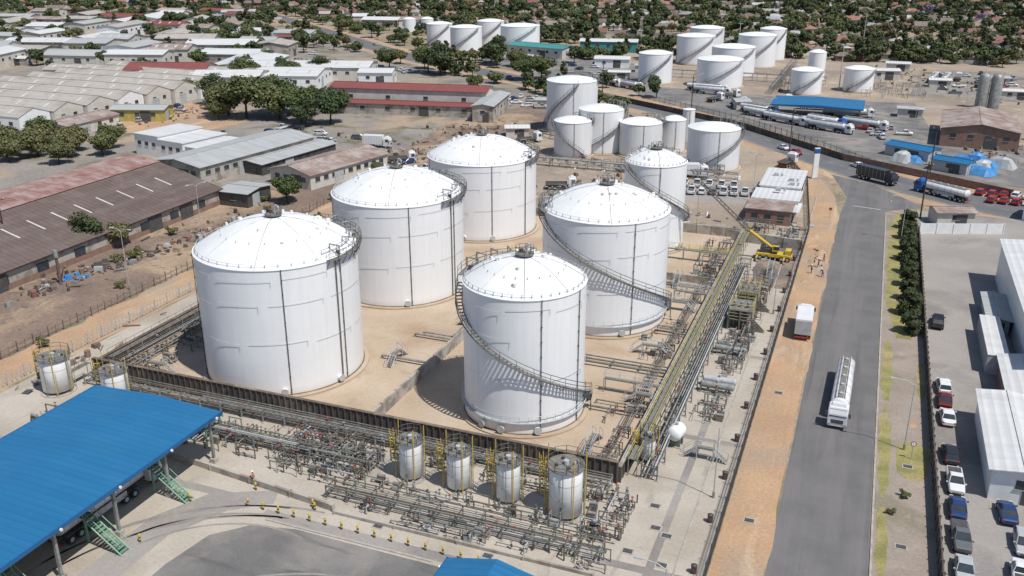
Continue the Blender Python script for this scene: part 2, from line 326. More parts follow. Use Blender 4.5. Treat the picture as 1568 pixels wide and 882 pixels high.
# soil mounds on the verge
def mound(name,x,y,w,d,h,mat):
    b=MB(); n=12; vs=[(0,0,h)]; fs=[]
    for j in (1,2,3):
        for i in range(n):
            a=2*pi*i/n; q=j/3*U(.85,1.1); vs.append((w*q*cos(a),d*q*sin(a),h*(1-(j/3)**1.3)*U(.7,1.1)+.02))
    fs+=[(0,1+i,1+(i+1)%n) for i in range(n)]
    for j in (0,1): fs+=[(1+j*n+i,1+(j+1)*n+i,1+(j+1)*n+(i+1)%n,1+j*n+(i+1)%n) for i in range(n)]
    b.add(vs,fs,mat,True); single(name,b,(x,y,0),U(0,3))
for x,y,w,d,h in ((-7,180,1.2,1.8,.5),(-6.4,185,.9,1.2,.4),(-8,190,1,2,.5),(-7.8,168,.7,1.2,.3),(-7.5,205,1,2,.5),(-120,172,3,4,.9),(-128,182,3,3,.8),(-112,186,2,3,.7),(-104,206,3,4,1),(-110,250,4,4,1),(10,118,.6,1,.2)): mound('soil_mound',x,y,w,d,h,m_sand if x>-115 else m_red)

# ------------------------------------------------------------ storage tanks
def handstair(b,r,h,a0,a1,z0,z1,mat=m_dark):
    n=int(abs(z0-z1)/.26); ri,ro=r+.12,r+.95
    pi_=[];po=[]
    for i in range(n+1):
        a=a0+(a1-a0)*i/n; z=z0+(z1-z0)*i/n
        ci,si=cos(a),sin(a); da=.16/r
        P=[(ri*cos(a-da),ri*sin(a-da),z),(ro*cos(a-da),ro*sin(a-da),z),(ro*cos(a+da),ro*sin(a+da),z),(ri*cos(a+da),ri*sin(a+da),z)]
        b.add(P+[(x,y,w-.05) for x,y,w in P],[(0,1,2,3),(7,6,5,4),(0,4,5,1),(1,5,6,2),(2,6,7,3),(3,7,4,0)],m_galv)
        pi_.append((ri*ci,ri*si,z));po.append((ro*ci,ro*si,z))
        if i%4==0: b.cyl((ro*ci,ro*si,z-.1),(ro*ci,ro*si,z+1.1),.03,mat,4,caps=False)
        if i%10==0: b.cyl((ri*ci,ri*si,z-.9),(ro*ci,ro*si,z-.1),.04,mat,4)
    for off in (-.1,.55,1.1): b.tube([(x,y,z+off) for x,y,z in po[::3]+[po[-1]]],.045 if off!=-.1 else .09,mat,4)
    b.tube([(x,y,z-.1) for x,y,z in pi_[::3]+[pi_[-1]]],.07,mat,4)
def ringpts(r,z,a0,a1,n): return [(r*cos(a0+(a1-a0)*i/n),r*sin(a0+(a1-a0)*i/n),z) for i in range(n+1)]
def tank(x,y,r,h,rise=2.2,stair=None,drains=(),shell=None,big=True,plat=None,name='storage_tank',girder=False,fit=True):
    sh=MB(); n=112 if big else 48
    sh.lathe([(r,0),(r,h)],shell or m_shell,n)
    sh.lathe([(r+.02,h-.02),(r+.1,h-.02),(r+.1,h+.06),(r-.1,h+.06)],m_dome,n,smooth=False)
    ft=MB(); ft.lathe([(r+.75,0),(r+.75,.22),(r-.1,.3)],m_bfloor,n,smooth=False); ft.lathe([(r+.14,.22),(r+.14,.36),(r,.36)],m_brsteel,n,smooth=False)
    rf=MB(); prof=[]
    for i in range(11):
        t=1-i/10; prof.append((max(r*t,.001),h+.05+rise*(1-t*t)))
    rf.lathe(prof,m_dome,n)
    D={'shell':sh,'foundation':ft,'roof':rf}
    fx=MB()
    zr=lambda q:h+.05+rise*(1-q*q)
    if big:
        nr=8
        for k in range(nr):
            a=2*pi*k/nr+.35
            fx.tube([(r*q*cos(a),r*q*sin(a),zr(q)+.05) for q in (.1,.3,.5,.7,.85,1.0)],.035,m_ltgrey if k%2 else m_galv,4)
        for q in (.97,.66): 
            for k in range(40 if q>.9 else 22):
                a=2*pi*k/(40 if q>.9 else 22); fx.cyl((r*q*cos(a),r*q*sin(a),zr(q)),(r*q*cos(a),r*q*sin(a),zr(q)+(.45 if q>.9 else .3)),.06,m_ltgrey,5)
        fx.tube(ringpts(r*.97,zr(.97)+.45,0,2*pi,56),.03,m_spray,4)
        for k in range(14):
            a=U(0,2*pi); q=U(.2,.85); fx.cyl((r*q*cos(a),r*q*sin(a),zr(q)-.1),(r*q*cos(a),r*q*sin(a),zr(q)+.35),U(.15,.35),m_white,10)
        zc=zr(0)
        fx.lathe([(0.01,.35),(1.2,.35),(1.2,.25),(.01,.25)],m_grate,20,c=(0,0,zc),smooth=False)
        fx.rail([(1.2*cos(2*pi*k/10),1.2*sin(2*pi*k/10),zc+.35) for k in range(10)],m_dark,closed=True,step=2,r=.03,h=.9)
        fx.tube([(.3,0,zc),(.3,0,zc+1.3),(.45,0,zc+1.6),(.8,0,zc+1.6),(.95,0,zc+1.3),(.95,0,zc+.9)],.14,m_ltgrey,8)
        fx.cyl((-.5,.2,zc),(-.5,.2,zc+.8),.25,m_dark,10)
        for zz in (.42*h,.72*h,.93*h):
            a=U(0,6)
            for s_ in range(7):
                a1_=a+U(.5,.7); P=ringpts(r+.13,zz+U(-.35,.35),a,a1_,9); fx.tube(P,.024,m_spray,4)
                P0=P[-1]; fx.tube([P0,(P0[0],P0[1],P0[2]-.9)],.024,m_ltgrey,4)
                a=a1_+.12
    D['roof_fittings']=fx
    if drains:
        dr=MB()
        for a,rr in drains:
            c,s=cos(a),sin(a); q=r+.14; mm=m_dark if rr<.075 else m_green
            dr.cyl((q*c,q*s,.3),(q*c,q*s,h+.1),rr,mm,6)
            for zz in range(1,int(h),2): dr.box((c*(r+.1),s*(r+.1),zz),(.22,.18,.08),mm,a)
        D['downpipes']=dr
    if stair:
        st=MB(); a0,a1,z0,z1=stair
        handstair(st,r,h,a0,a1,z0,z1)
        st.box(((r+.6)*cos(a1),(r+.6)*sin(a1),z1-.1),(1.3,1.3,.08),m_galv,a1)
        if z1>2 and big:
            # straight flight from landing to grade
            t=a1; tx_,ty_=-sin(t),cos(t); k=11; L0=Vector(((r+.6)*cos(t),(r+.6)*sin(t),z1-.1))
            for i in range(k):
                p=L0+Vector((tx_,ty_,0))*(.6+i*.27); st.box((p.x,p.y,z1-.15-(i+1)*z1/(k+1)),(.8,.3,.04),m_galv,t)
            for s_ in (-.42,.42):
                o=Vector((cos(t)*s_,sin(t)*s_,0)); A=L0+o+Vector((tx_,ty_,0))*.5; B=A+Vector((tx_,ty_,0))*(k*.27+.2); B.z=.1
                st.cyl(A,B,.07,mat_dark_,4); st.cyl(A+Vector((0,0,1.1)),B+Vector((0,0,1.1)),.04,mat_dark_,4); st.cyl(B,B+Vector((0,0,1.1)),.04,mat_dark_,4)
                q=L0+o; st.cyl((q.x,q.y,0),(q.x,q.y,z1),.07,mat_dark_,4)
        D['spiral_stair']=st
    if plat:
        pl=MB(); a0,a1=plat; k=max(4,int(abs(a1-a0)*r/1.5))
        for i in range(k):
            b0=a0+(a1-a0)*i/k;b1=a0+(a1-a0)*(i+1)/k
            v=[(q*cos(bb),q*sin(bb),h+.12) for q,bb in ((r-.9,b0),(r+.7,b0),(r+.7,b1),(r-.9,b1))]
            pl.add(v+[(x_,y_,z_-.07) for x_,y_,z_ in v],[(0,1,2,3),(7,6,5,4),(0,4,5,1),(1,5,6,2),(2,6,7,3),(3,7,4,0)],m_grate)
            pl.cyl((r*cos(b0),r*sin(b0),h-1.1),((r+.7)*cos(b0),(r+.7)*sin(b0),h+.05),.05,m_dark,4)
        pl.rail(ringpts(r+.7,h+.12,a0,a1,k),m_dark,r=.04)
        pl.rail(ringpts(r-.9,h+.3,a0,a1,k),m_dark,r=.035)
        for i in range(5):
            a=a0+(a1-a0)*(.1+.18*i); pl.tube([((r-1.4)*cos(a),(r-1.4)*sin(a),h),((r-1.4)*cos(a),(r-1.4)*sin(a),h+1.7),((r+.3)*cos(a),(r+.3)*sin(a),h+1.7),((r+.3)*cos(a),(r+.3)*sin(a),h-1.5)],.09,m_galv,6)
            if i%2==0: pl.box(((r-.4)*cos(a+.05),(r-.4)*sin(a+.05),h+.5),(.5,.4,.6),m_dark,a)
        D['roof_platform']=pl
    if girder:
        g=MB(); k=44; P=ringpts(r+.35,2.0,0,2*pi,k); g.tube(P,.05,m_ltgrey,4); g.tube(ringpts(r+.35,2.9,0,2*pi,k),.04,m_ltgrey,4)
        for p in P[::1]: g.cyl((p[0],p[1],1.9),(p[0],p[1],2.9),.03,m_ltgrey,4,caps=False)
        g.lathe([(r,1.92),(r+.45,1.92),(r+.45,1.98),(r,1.98)],m_ltgrey,n,smooth=False)
        D['wind_girder']=g
    if fit and big:
        n_=MB()
        for k in range(4):
            a=U(0,2*pi) if k else -1.5+.5
            c,s=cos(a),sin(a); n_.cyl((r*c,r*s,.95),((r+.5)*c,(r+.5)*s,.95),.42,m_white,12); n_.cyl(((r+.5)*c,(r+.5)*s,.95),((r+.58)*c,(r+.58)*s,.95),.52,m_ltgrey,12)
        D['manways']=n_
    return group(name,D,(x,y,.02))
mat_dark_=m_dark
def ladder(b,x,y,h,ang,mat=m_galv):
    c,s=cos(ang),sin(ang)
    for k in (-.25,.25): b.cyl((x-s*k,y+c*k,0),(x-s*k,y+c*k,h+1),.05,mat,4)
    z=.3
    while z<h: b.cyl((x-s*.25,y+c*.25,z),(x+s*.25,y-c*.25,z),.03,mat,4,caps=False); z+=.4
tank(-76.5,104.7,11.3,18.5,4.1,drains=((-.92,.06),(-.22,.11),(-.14,.08),(-2.4,.05)),plat=(-.35,1.6))
tank(-75.8,140,11.4,17.6,4.0,drains=((-.93,.06),(-.2,.1),(-.13,.08),(-2.4,.05)),plat=(-.4,1.5))
tank(-76.0,178.4,11.5,15.9,4.0,drains=((-1.0,.06),(-.3,.1),(-2.4,.05)),plat=(-.3,1.3))
tank(-38.0,140,10.2,18.6,3.6,stair=(rad(-152),rad(12),18.3,3.2),drains=((-.85,.05),),plat=(rad(-230),rad(-140)),girder=True)
tank(-38.8,104.5,7.95,18.5,3.0,stair=(rad(-172),rad(14),17.2,3.0),drains=((-.95,.05),(-.2,.06)),plat=(rad(-260),rad(-165)),girder=True)
tank(-38.8,179.2,6.1,17.5,2.2,stair=(rad(-140),rad(60),17.2,3),drains=((-1.2,.05),),plat=(rad(60),rad(150)))
for x,y,r,h,st in ((-90,285,8.1,16,(rad(-60),rad(-160),15.8,1)),(-73,260,6.6,12.2,(rad(20),rad(-120),12,1)),(-79,251.9,5.4,9.8,(rad(-150),rad(-40),9.6,1)),(-61,259,6.1,9.4,None),(-53,266,3.4,9.4,None),(-51.5,280,1.8,10,None),(-39,251,7,10.9,(rad(10),rad(-120),10.6,1))):
    tank(x,y,r,h,1.1 if r>3 else .3,stair=st,shell=m_shell_old,big=False,drains=((-1.2,.05),),plat=(0,1.8) if r>5 else None)
for x,y,r,h in ((-88,394,7.1,12.3),(-61,394,9.4,11.1),(-84,462,9.2,13),(-61,429,9.5,12.3),(-55,462,8.9,14.5),(-88,515,9,12),(-51,489,6.4,15),(-26,387,5.9,9.3),(-25,424,3.6,12),(-7,401,5.7,9),(-231,484,7.2,12),(-206,464,8.4,12.8),(-208,503,7.6,12.6),(-183,484,10.6,12.6),(-281,545,4,8),(-272,552,4,8)):
    tank(x,y,r,h,1.1,stair=(rad(-20),rad(-130),h-.2,1) if r>5.4 else None,shell=m_shell,big=False)

def smalltank(x,y,r,h):
    sh=MB(); z0=.55
    sh.lathe([(.01,z0-.3),(r*.7,z0-.2),(r,z0),(r,h),(r*.97,h+.08),(.01,h+.18)],m_white,36)
    for zz in (h*.45,h*.75): sh.lathe([(r,zz-.03),(r+.02,zz-.03),(r+.02,zz+.03),(r,zz+.03)],m_ltgrey,36,smooth=False)
    lg=MB()
    for k in range(4):
        a=pi/4+k*pi/2; lg.cyl((r*.85*cos(a),r*.85*sin(a),0),(r*.85*cos(a),r*.85*sin(a),z0+.4),.09,m_galv,6)
    lg.lathe([(r+.35,0),(r+.35,.12),(.01,.12)],m_kerb,24,smooth=False)
    tp=MB(); R=r+.25
    tp.lathe([(R,h+.2),(R,h+.3),(.01,h+.3)],m_grate,24,smooth=False); tp.lathe([(R,h+.2),(r*.9,h+.19)],m_grate,24,smooth=False)
    P=[(R*cos(2*pi*k/10),R*sin(2*pi*k/10),h+.3) for k in range(10)]
    tp.rail(P,m_dark,closed=True,step=3,r=.035); tp.cyl((0,0,h+.3),(0,0,h+.8),.3,m_ltgrey,10); tp.cyl((r*.5,.2,h+.3),(r*.5,.2,h+.7),.14,m_ltgrey,8)
    for a in (.5,2.2,3.8,5.3): tp.box((r*.6*cos(a),r*.6*sin(a),h+.45),(.3,.3,.3),m_dark,a)
    ld=MB()
    ax=-(r+.35)
    ladder(ld,ax,-.4,h,pi,m_yel)
    for i,zz in enumerate([2.2+.55*i for i in range(int((h-.9)/.55))]): ld.tube([(ax-.75*sin(t),-.4+.45*cos(t),zz) for t in [pi*i_/6 for i_ in range(7)]],.055,m_yel if i%2 else m_dark,4)
    for t in (.2,.5,.8): ld.cyl((ax-.75*sin(pi*t),-.4+.45*cos(pi*t),2.2),(ax-.75*sin(pi*t),-.4+.45*cos(pi*t),h+1.3),.045,m_yel,4)
    ld.cyl((r+.25,0,.3),(r+.25,0,h+.2),.06,m_galv,6); ld.cyl((.3,-r-.2,.3),(.3,-r-.2,h+.2),.05,m_galv,6)
    for px,py in ((r+.3,.3),(ax,.45),(r*.75,-r*.85)): ld.cyl((px,py,0),(px,py,h+2.2),.055,m_yel,4)
    group('additive_tank',{'vessel':sh,'legs':lg,'top_platform':tp,'ladder':ld},(x,y,.02))
for x,y,r,h in ((-45,83.4,1.35,4.9),(-38.9,83.4,1.35,4.8),(-32.7,83.2,1.35,5.0),(-25.9,83,1.85,6.0),(-101,85.4,2,5.0),(-91.6,86.4,1.75,4.3),(-20,97,.85,3.2)): smalltank(x,y,r,h)

# ------------------------------------------------------------ bund walls
def ribwall(name,x0,y0,x1,y1,h,mat,step=.9,t=.25,cap=None,proud=.1,rib=.14):
    b=MB(); a=Vector((x0,y0));c=Vector((x1,y1)); d=c-a; L=d.length; ang=math.atan2(d.y,d.x); m=(a+c)/2
    b.box((m.x,m.y,h/2),(L,t,h),mat,ang)
    k=int(L/step)
    for i in range(k+1):
        p=a+d*(i/k); b.box((p.x,p.y,h/2+.05),(rib,t+2*proud,h+.1),mat,ang)
    if cap: b.box((m.x,m.y,h+.14),(L+.2,t+.24,.08),cap,ang)
    single(name,b)
ribwall('bund_wall',-99.8,91,-22.2,91,2.7,m_bund,cap=m_brsteel,proud=.16)
ribwall('bund_wall',-22,91.2,-22,189,2.0,m_bund,1.2,cap=m_wconc)
ribwall('bund_wall',-100,91.2,-100,190,2.0,m_bund,1.2,cap=m_brsteel)
ribwall('bund_wall',-99.8,190,-22.2,190,2.0,m_wconc,3)
ribwall('bund_dividing_wall',-55.5,91.3,-55.5,189.8,1.8,m_wconc,4,.35,proud=.04)
ribwall('bund_dividing_wall',-55.2,160,-22.3,160,1.4,m_wconc,4,.3,proud=.04)
def walkway(pts,w,z,mat=m_yelg,step=3,name='steel_walkway'):
    b=MB()
    for (x0,y0),(x1,y1) in zip(pts,pts[1:]):
        d=Vector((x1-x0,y1-y0)); L=d.length; a=math.atan2(d.y,d.x); nx,ny=-sin(a)*w/2,cos(a)*w/2
        b.box(((x0+x1)/2,(y0+y1)/2,z),(L,w,.07),m_grate,a)
        for s in (1,-1):
            b.rail([(x0+nx*s,y0+ny*s,z),(x1+nx*s,y1+ny*s,z)],mat,r=.035,step=1.8)
        k=max(1,int(L/step))
        for i in range(k+1):
            for s in (1,-1): b.cyl((x0+d.x*i/k+nx*s,y0+d.y*i/k+ny*s,0),(x0+d.x*i/k+nx*s,y0+d.y*i/k+ny*s,z),.06,m_galv,4)
    single(name,b)
walkway([(-20.9,93),(-20.9,188)],1.1,2.3)
walkway([(-98.6,93),(-98.6,150)],.9,2.3,m_brsteel)
walkway([(-62,158),(-46,158)],1,2.2,m_yel)
walkway([(-34,172),(-21.5,172)],.8,2.1,m_yelg)
walkway([(-30,113),(-21.5,113)],.8,2.0,m_ltgrey); walkway([(-28,150),(-21.5,150)],.8,2.0,m_ltgrey)
walkway([(-100,84),(-100,90.2)],.8,2.4,m_brsteel)

# ------------------------------------------------------------ pipe racks
def rack(name,x0,y0,x1,y1,w,levels,np,step=4,frame=m_green,top=None,drop=.2,rs=(.05,.07,.09,.11)):
    d=Vector((x1-x0,y1-y0)); L=d.length; a=math.atan2(d.y,d.x)
    T=Matrix.Translation((x0,y0,0))@Matrix.Rotation(a,4,'Z'); f=MB(T); p=MB(T)
    H=max(levels)+.3 if top is None else top
    k=max(1,int(L/step))
    for i in range(k+1):
        x=L*i/k
        for s in (-w/2,w/2): f.box((x,s,H/2),(.13,.13,H),frame); f.box((x,s,.05),(.45,.45,.1),m_kerb)
        for z in levels: f.box((x,0,z-.09),(.12,w,.14),frame)
    for s in (-w/2,w/2):
        f.box((L/2,s,H-.1),(L,.08,.12),frame)
    mats=[m_galv,m_green,m_brsteel,m_ltgrey,m_brsteel,m_galv,m_dark]
    for z in levels:
        for j in range(np):
            r=random.choice(rs); yy=-w/2+.3+(w-.6)*j/max(1,np-1)
            a0=U(0,L*.3) if U(0,1)<.5 else 0; a1=L-(U(0,L*.3) if U(0,1)<.5 else 0)
            m=random.choice(mats); p.cyl((a0,yy,z+r),(a1,yy,z+r),r,m,8)
            for q in range(int(L/7)):
                x=U(a0,a1)
                if U(0,1)<.5: p.cyl((x,yy,z+r),(x+.12,yy,z+r),r+.07,m,8)
                if U(0,1)<drop: p.tube([(x,yy,z+r),(x,yy,.2)],r*.7,m,6)
                if U(0,1)<.25: p.cyl((x,yy,z+r),(x,yy,z+r+.6),.04,m_dark,4); p.cyl((x,yy,z+r+.6),(x,yy,z+r+.65),.2,random.choice((m_galv,m_dark,m_green,m_dark,m_redp)),10)
    group(name,{'steel_frame':f,'pipes':p})
rack('pipe_rack',-99,89,-22.5,89,1.8,(.6,1.45),5,3.2,m_galv)
rack('pipe_rack',-18.9,93,-18.9,172,1.9,(.8,1.8),5,4,m_green)
rack('pipe_rack',-96.5,93,-96.5,150,2.0,(.8,1.9),5,4,m_brsteel)
rack('pipe_rack',-52,77.0,-20,77.0,2.0,(.6,1.5),5,2.6,m_green)
rack('pipe_rack',-80,83.2,-50,83.2,1.6,(.6,1.4),4,2.6,m_galv)
rack('pipe_rack',-24.6,93,-24.6,186,1.4,(.5,),4,5,m_galv)
rack('pipe_rack',-100,236,-30,236,2,(1,2.2),4,5,m_galv)
rack('pipe_rack',-96,272,-35,243,2,(1,2.2),4,5,m_galv)
rack('pipe_rack',-98,412,-20,414,2.5,(1.5,3),4,6,m_galv)
rack('pipe_rack',-38,380,-38,470,2.5,(1.5,3),4,6,m_galv)
def manifold(name,x0,y0,w,d,n,hmax=2.2):
    b=MB(); mats=[m_galv,m_green,m_brsteel,m_ltgrey,m_galv,m_brsteel,m_dark]
    for i in range(n):
        m=random.choice(mats); r=random.choice((.04,.05,.07,.09)); z=round(U(.35,hmax)/.45)*.45; x=round(U(0,w)/.55)*.55;y=round(U(0,d)/.55)*.55
        if i%2: e=(x,min(d,y+U(1,5)),z)
        else: e=(min(w,x+U(1,6)),y,z)
        b.tube([(x,y,.1),(x,y,z),e,(e[0],e[1],.1 if i%3 else z+.4)],r,m,6)
        mx,my=(x+e[0])/2,(y+e[1])/2
        b.cyl((mx,my,z-.15),(mx,my,z+.15),r+.09,m,8); b.cyl((mx,my,z),(mx,my,z+.5),.025,m_dark,4); b.cyl((mx,my,z+.5),(mx,my,z+.54),.16,random.choice((m_redp,m_dark,m_galv,m_dark,m_green,m_galv,m_dark)),10)
    for i in range(n//4):
        x,y=U(0,w),U(0,d); h=U(1,hmax+.4)
        b.box((x,y,h/2),(.1,.1,h),m_green); x2=min(w,x+U(1.5,3)); b.box((x2,y,h/2),(.1,.1,h),m_green); b.box(((x+x2)/2,y,h),(x2-x+.12,.1,.1),m_green)
    for i in range(n//8):
        x,y=U(0,w),U(0,d); b.box((x,y,.35),(.9,.5,.7),random.choice((m_green,m_ltgrey,m_dark))); b.cyl((x-.4,y,.9),(x+.5,y,.9),.22,random.choice((m_galv,m_green,m_galv)),10)
    single(name,b,(x0,y0,.02))
manifold('valve_manifold',-63,78.5,13,9,100,1.8)
manifold('valve_manifold',-80,80,16,6,34,1.5)
manifold('valve_manifold',-50,79.2,29,2.0,34,1.4)
manifold('valve_manifold',-50,85.6,27,2.0,30,1.4)
manifold('valve_manifold',-49,74.4,28,1.6,30,1)
manifold('valve_manifold',-24,74,5,14,34,1.8)
manifold('valve_manifold',-17.4,108,4,10,18,1.4)
manifold('valve_manifold',-17.6,124,4.6,18,46,2.2)
manifold('valve_manifold',-17.5,146,4.6,20,32,2)
manifold('valve_manifold',-29,93,5.5,16,16,1.2)
manifold('valve_manifold',-29,124,5.5,16,22,1.2)
manifold('valve_manifold',-28,150,5,32,40,1.6)
manifold('valve_manifold',-98,93,6,16,24,1.3)
manifold('valve_manifold',-98,76,14,8,30,1.5)
manifold('valve_manifold',-46,160.5,4,26,16,1.6)
manifold('valve_manifold',-24,192,14,8,24,2)
manifold('valve_manifold',-95,238,60,6,50,2)
manifold('valve_manifold',-50,270,14,14,26,2)
manifold('valve_manifold',-40,383,8,60,60,3)
manifold('valve_manifold',-12,385,30,40,60,3)
def skid(x,y,w,d,lv,name='process_skid'):
    f=MB();q=MB()
    for i in range(3):
        for j in (0,1):
            f.box((w*i/2,d*j,lv[-1]/2),(.2,.2,lv[-1]),m_green)
    for z in lv:
        f.box((w/2,d/2,z),(w+.2,d+.2,.08),m_grate); f.rail([(0,0,z),(w,0,z),(w,d,z),(0,d,z)],m_yelg,closed=True,r=.035)
    for i in range(3): q.cyl((w*(.2+.3*i),d*.3,.3),(w*(.2+.3*i),d*.3,lv[-1]+1),.3,m_galv,12)
    q.cyl((.2,d*.7,.8),(w-.2,d*.7,.8),.45,m_ltgrey,14); q.cyl((.2,d*.7,2),(w-.2,d*.7,2),.2,m_green,10)
    f.extr([(w,0),(w+2.2,0),(w+.3,lv[0]),(w,lv[0])],.06,m_green,off=.3); f.extr([(w,0),(w+2.2,0),(w+.3,lv[0]),(w,lv[0])],.06,m_green,off=1)
    group(name,{'frame':f,'vessels':q},(x,y,.02))
skid(-17.4,141,3.6,5,(1.8,3.4)); skid(-17.2,150,3.2,4,(1.7,3.2))
def hvessel(x,y,L,r,z,rot,mat):
    b=MB(); b.cyl((-L/2,0,z),(L/2,0,z),r,mat,20)
    for s in (-1,1):
        prof=[(r*cos(t),r*.55*sin(t)) for t in [pi/2*i/5 for i in range(6)]]
        vs=[];n=20
        for pr,px in prof:
            for i in range(n): a=2*pi*i/n; vs.append((s*(L/2+px),pr*cos(a),z+pr*sin(a)))
        b.add(vs,[(j*n+i,j*n+(i+1)%n,(j+1)*n+(i+1)%n,(j+1)*n+i) for j in range(5) for i in range(n)],mat,True)
        b.box((s*L*.3,0,(z-r*.5)/2),(.25,r*1.5,z-r*.5),m_green)
    b.cyl((0,0,z+r),(0,0,z+r+.35),.2,m_ltgrey,10); b.box((0,0,.06),(L,r*2.2,.1),m_kerb)
    single('horizontal_vessel',b,(x,y,.02),rot)
hvessel(-17.6,102,1.6,.95,1.9,rad(80),m_white); hvessel(-15.2,118,4.2,.5,1.1,0,m_galv); hvessel(-15.2,119.8,4.2,.5,1.1,0,m_ltgrey); hvessel(-15.4,131,4.2,.45,1.1,0,m_galv); hvessel(-15.4,132.4,4.2,.45,1.1,0,m_green); hvessel(-15.6,159,4,.45,1,0,m_galv)
b=MB()
for pts,r in (([(-63,120,.6),(-56.3,120,.6),(-56.3,111,.6),(-64,111,.6)],.2),([(-62,121,.6),(-57,121,.6),(-57,155,.6)],.14),([(-31,107,.6),(-22.8,107,.6)],.16),([(-30,109,.6),(-22.8,109,.6)],.1),([(-52,120,.7),(-22.8,120,.7)],.2),([(-52,121,.7),(-22.8,121,.7)],.14),([(-52,122,.7),(-22.8,122,.7)],.12),([(-28,135,.6),(-22.8,135,.6)],.18),([(-28,137,.6),(-22.8,137,.6)],.12),([(-52,157,.7),(-22.8,157,.7)],.2),([(-52,156,.7),(-22.8,156,.7)],.14),([(-90,122.6,.6),(-88,122.6,.6),(-96,122.6,.6)],.18),([(-89,104,.6),(-95,104,.6)],.18),([(-63.5,139,.6),(-57.4,139,.6)],.16)):
    mm=random.choice((m_galv,m_green))
    b.tube(pts,r,mm,8)
    for i in range(len(pts)-1):
        A=Vector(pts[i]);B=Vector(pts[i+1]); k=max(1,int((B-A).length/4))
        for j in range(k+1):
            p=A+(B-A)*(j/k); b.box((p.x,p.y,.2),(.3,.3,.4),m_kerb)
single('product_pipeline',b)
def crossover(x,y,rot,L=3,h=1.5,mat=m_ltgrey):
    b=MB(); b.box((0,0,h),(L,.9,.07),m_grate); b.rail([(-L/2,.45,h),(L/2,.45,h)],mat,r=.04); b.rail([(-L/2,-.45,h),(L/2,-.45,h)],mat,r=.04)
    for s in (-1,1):
        k=6
        for i in range(k): b.box((s*(L/2+.15+i*.25),0,h-(i+1)*h/(k+1)),(.25,.85,.04),m_galv)
        for q in (.45,-.45):
            b.cyl((s*L/2,q,h),(s*(L/2+1.7),q,0),.06,mat,4); b.cyl((s*L/2,q,h+1.1),(s*(L/2+1.7),q,1.1),.035,mat,4); b.cyl((s*(L/2+1.7),q,0),(s*(L/2+1.7),q,1.1),.035,mat,4); b.cyl((s*L/2,q,0),(s*L/2,q,h),.06,mat,4)
    single('crossover_steps',b,(x,y,.02),rot)
for x,y,r,L in ((-27,97,1.57,3),(-26.5,127,0,3),(-26.5,146,0,3),(-24,111,0,2),(-92,95,0,3),(-61.5,111,1.57,2),(-56,127,0,2.4),(-29,158,1.57,2),(-85,118,1.2,2),(-13.6,100,0,2),(-14,170,1.57,3),(-90,119,0,3)): crossover(x,y,r,L)

# ------------------------------------------------------------ canopies
def canopy(name,x0,x1,y0,y1,z,rise,cols,mat=m_canopy,fm=m_canopyf):
    rf=MB(); xm=(x0+x1)/2
    th=.45
    rf.poly([(x0,y0,z),(xm,y0,z+rise),(xm,y1,z+rise),(x0,y1,z)],mat); rf.poly([(xm,y0,z+rise),(x1,y0,z),(x1,y1,z),(xm,y1,z+rise)],mat)
    for y in (y0,y1): rf.poly([(x0,y,z),(x1,y,z),(xm,y,z+rise)],fm)
    fa=MB()
    for a,b_,c in ((x0,x1,y0),(x0,x1,y1)): fa.box(((a+b_)/2,c,z-th/2+.03),(b_-a+.2,.12,th),fm)
    for x in (x0,x1): fa.box((x,(y0+y1)/2,z-th/2+.03),(.12,y1-y0,th),fm)
    fa.box((xm,(y0+y1)/2,z-th),(x1-x0-.3,y1-y0-.3,.05),m_ltgrey)
    co=MB()
    for x in (x0+1,x1-1):
        for i in range(cols):
            y=y0+1.2+(y1-y0-2.4)*i/(cols-1); co.box((x,y,(z-th)/2),(.3,.3,z-th),m_galv); co.box((x,y,.3),(.7,.7,.6),m_wconc)
            s=1 if x<xm else -1
            co.cyl((x,y,z-2),(x+s*2,y,z-th),.08,m_ltgrey,5)
            fa.cyl((x-s*1.15,y,z-.25),(x-s*1.3,y,z-.25),.16,m_white,10)
    group(name,{'roof_sheeting':rf,'fascia':fa,'columns':co})
canopy('loading_gantry_canopy',-87,-67.8,14,79,6.5,.45,9)
canopy('entrance_canopy',-31.6,-21.5,50,64.8,5.5,1.2,3)
canopy('fuel_station_canopy',-33,-3,328,347,5,.5,4)
for y in (70,60,50):
    b=MB(); b.box((-75,y,3.4),(9,1.2,.1),m_grate); b.rail([(-79,y-.6,3.4),(-70.5,y-.6,3.4)],m_greenp,r=.05); b.rail([(-79,y+.6,3.4),(-70.5,y+.6,3.4)],m_greenp,r=.05)
    for i in range(12): b.box((-70.3+i*.36,y,3.2-i*.27),(.36,1.1,.05),m_greenp)
    for q in (-.6,.6): b.cyl((-70.5,y+q,3.3),(-66,y+q,0),.09,m_greenp,5); b.cyl((-70.5,y+q,4.4),(-66,y+q,1.1),.05,m_greenp,5)
    for x in (-79,-75,-71): b.box((x,y,1.7),(.2,.2,3.4),m_greenp)
    b.tube([(-77,y,3.4),(-77,y,5),(-75,y-1.5,4.6),(-75,y-1.5,3.4)],.09,m_ltgrey,6)
    single('loading_gantry_stairs',b)
b=MB()
for i in range(12): b.box((-82+i*.9,82+.0,3.0),(.55,3.4,.12),m_pipew)
for x in (-82,-77,-72): 
    for y in (80.6,83.4): b.box((x,y,1.45),(.15,.15,2.9),m_greenp)
b.box((-77,80.5,2.85),(11,.12,.16),m_greenp); b.box((-77,83.5,2.85),(11,.12,.16),m_greenp)
single('slatted_shelter',b)
b=MB(); b.lathe([(.12,0),(.12,.3)],m_dark,12);b.lathe([(.12,.3),(.12,.5)],m_yel,12);b.lathe([(.12,.5),(.12,.7)],m_dark,12);b.lathe([(.12,.7),(.12,.95),(.08,1.02),(.01,1.04)],m_yel,12)
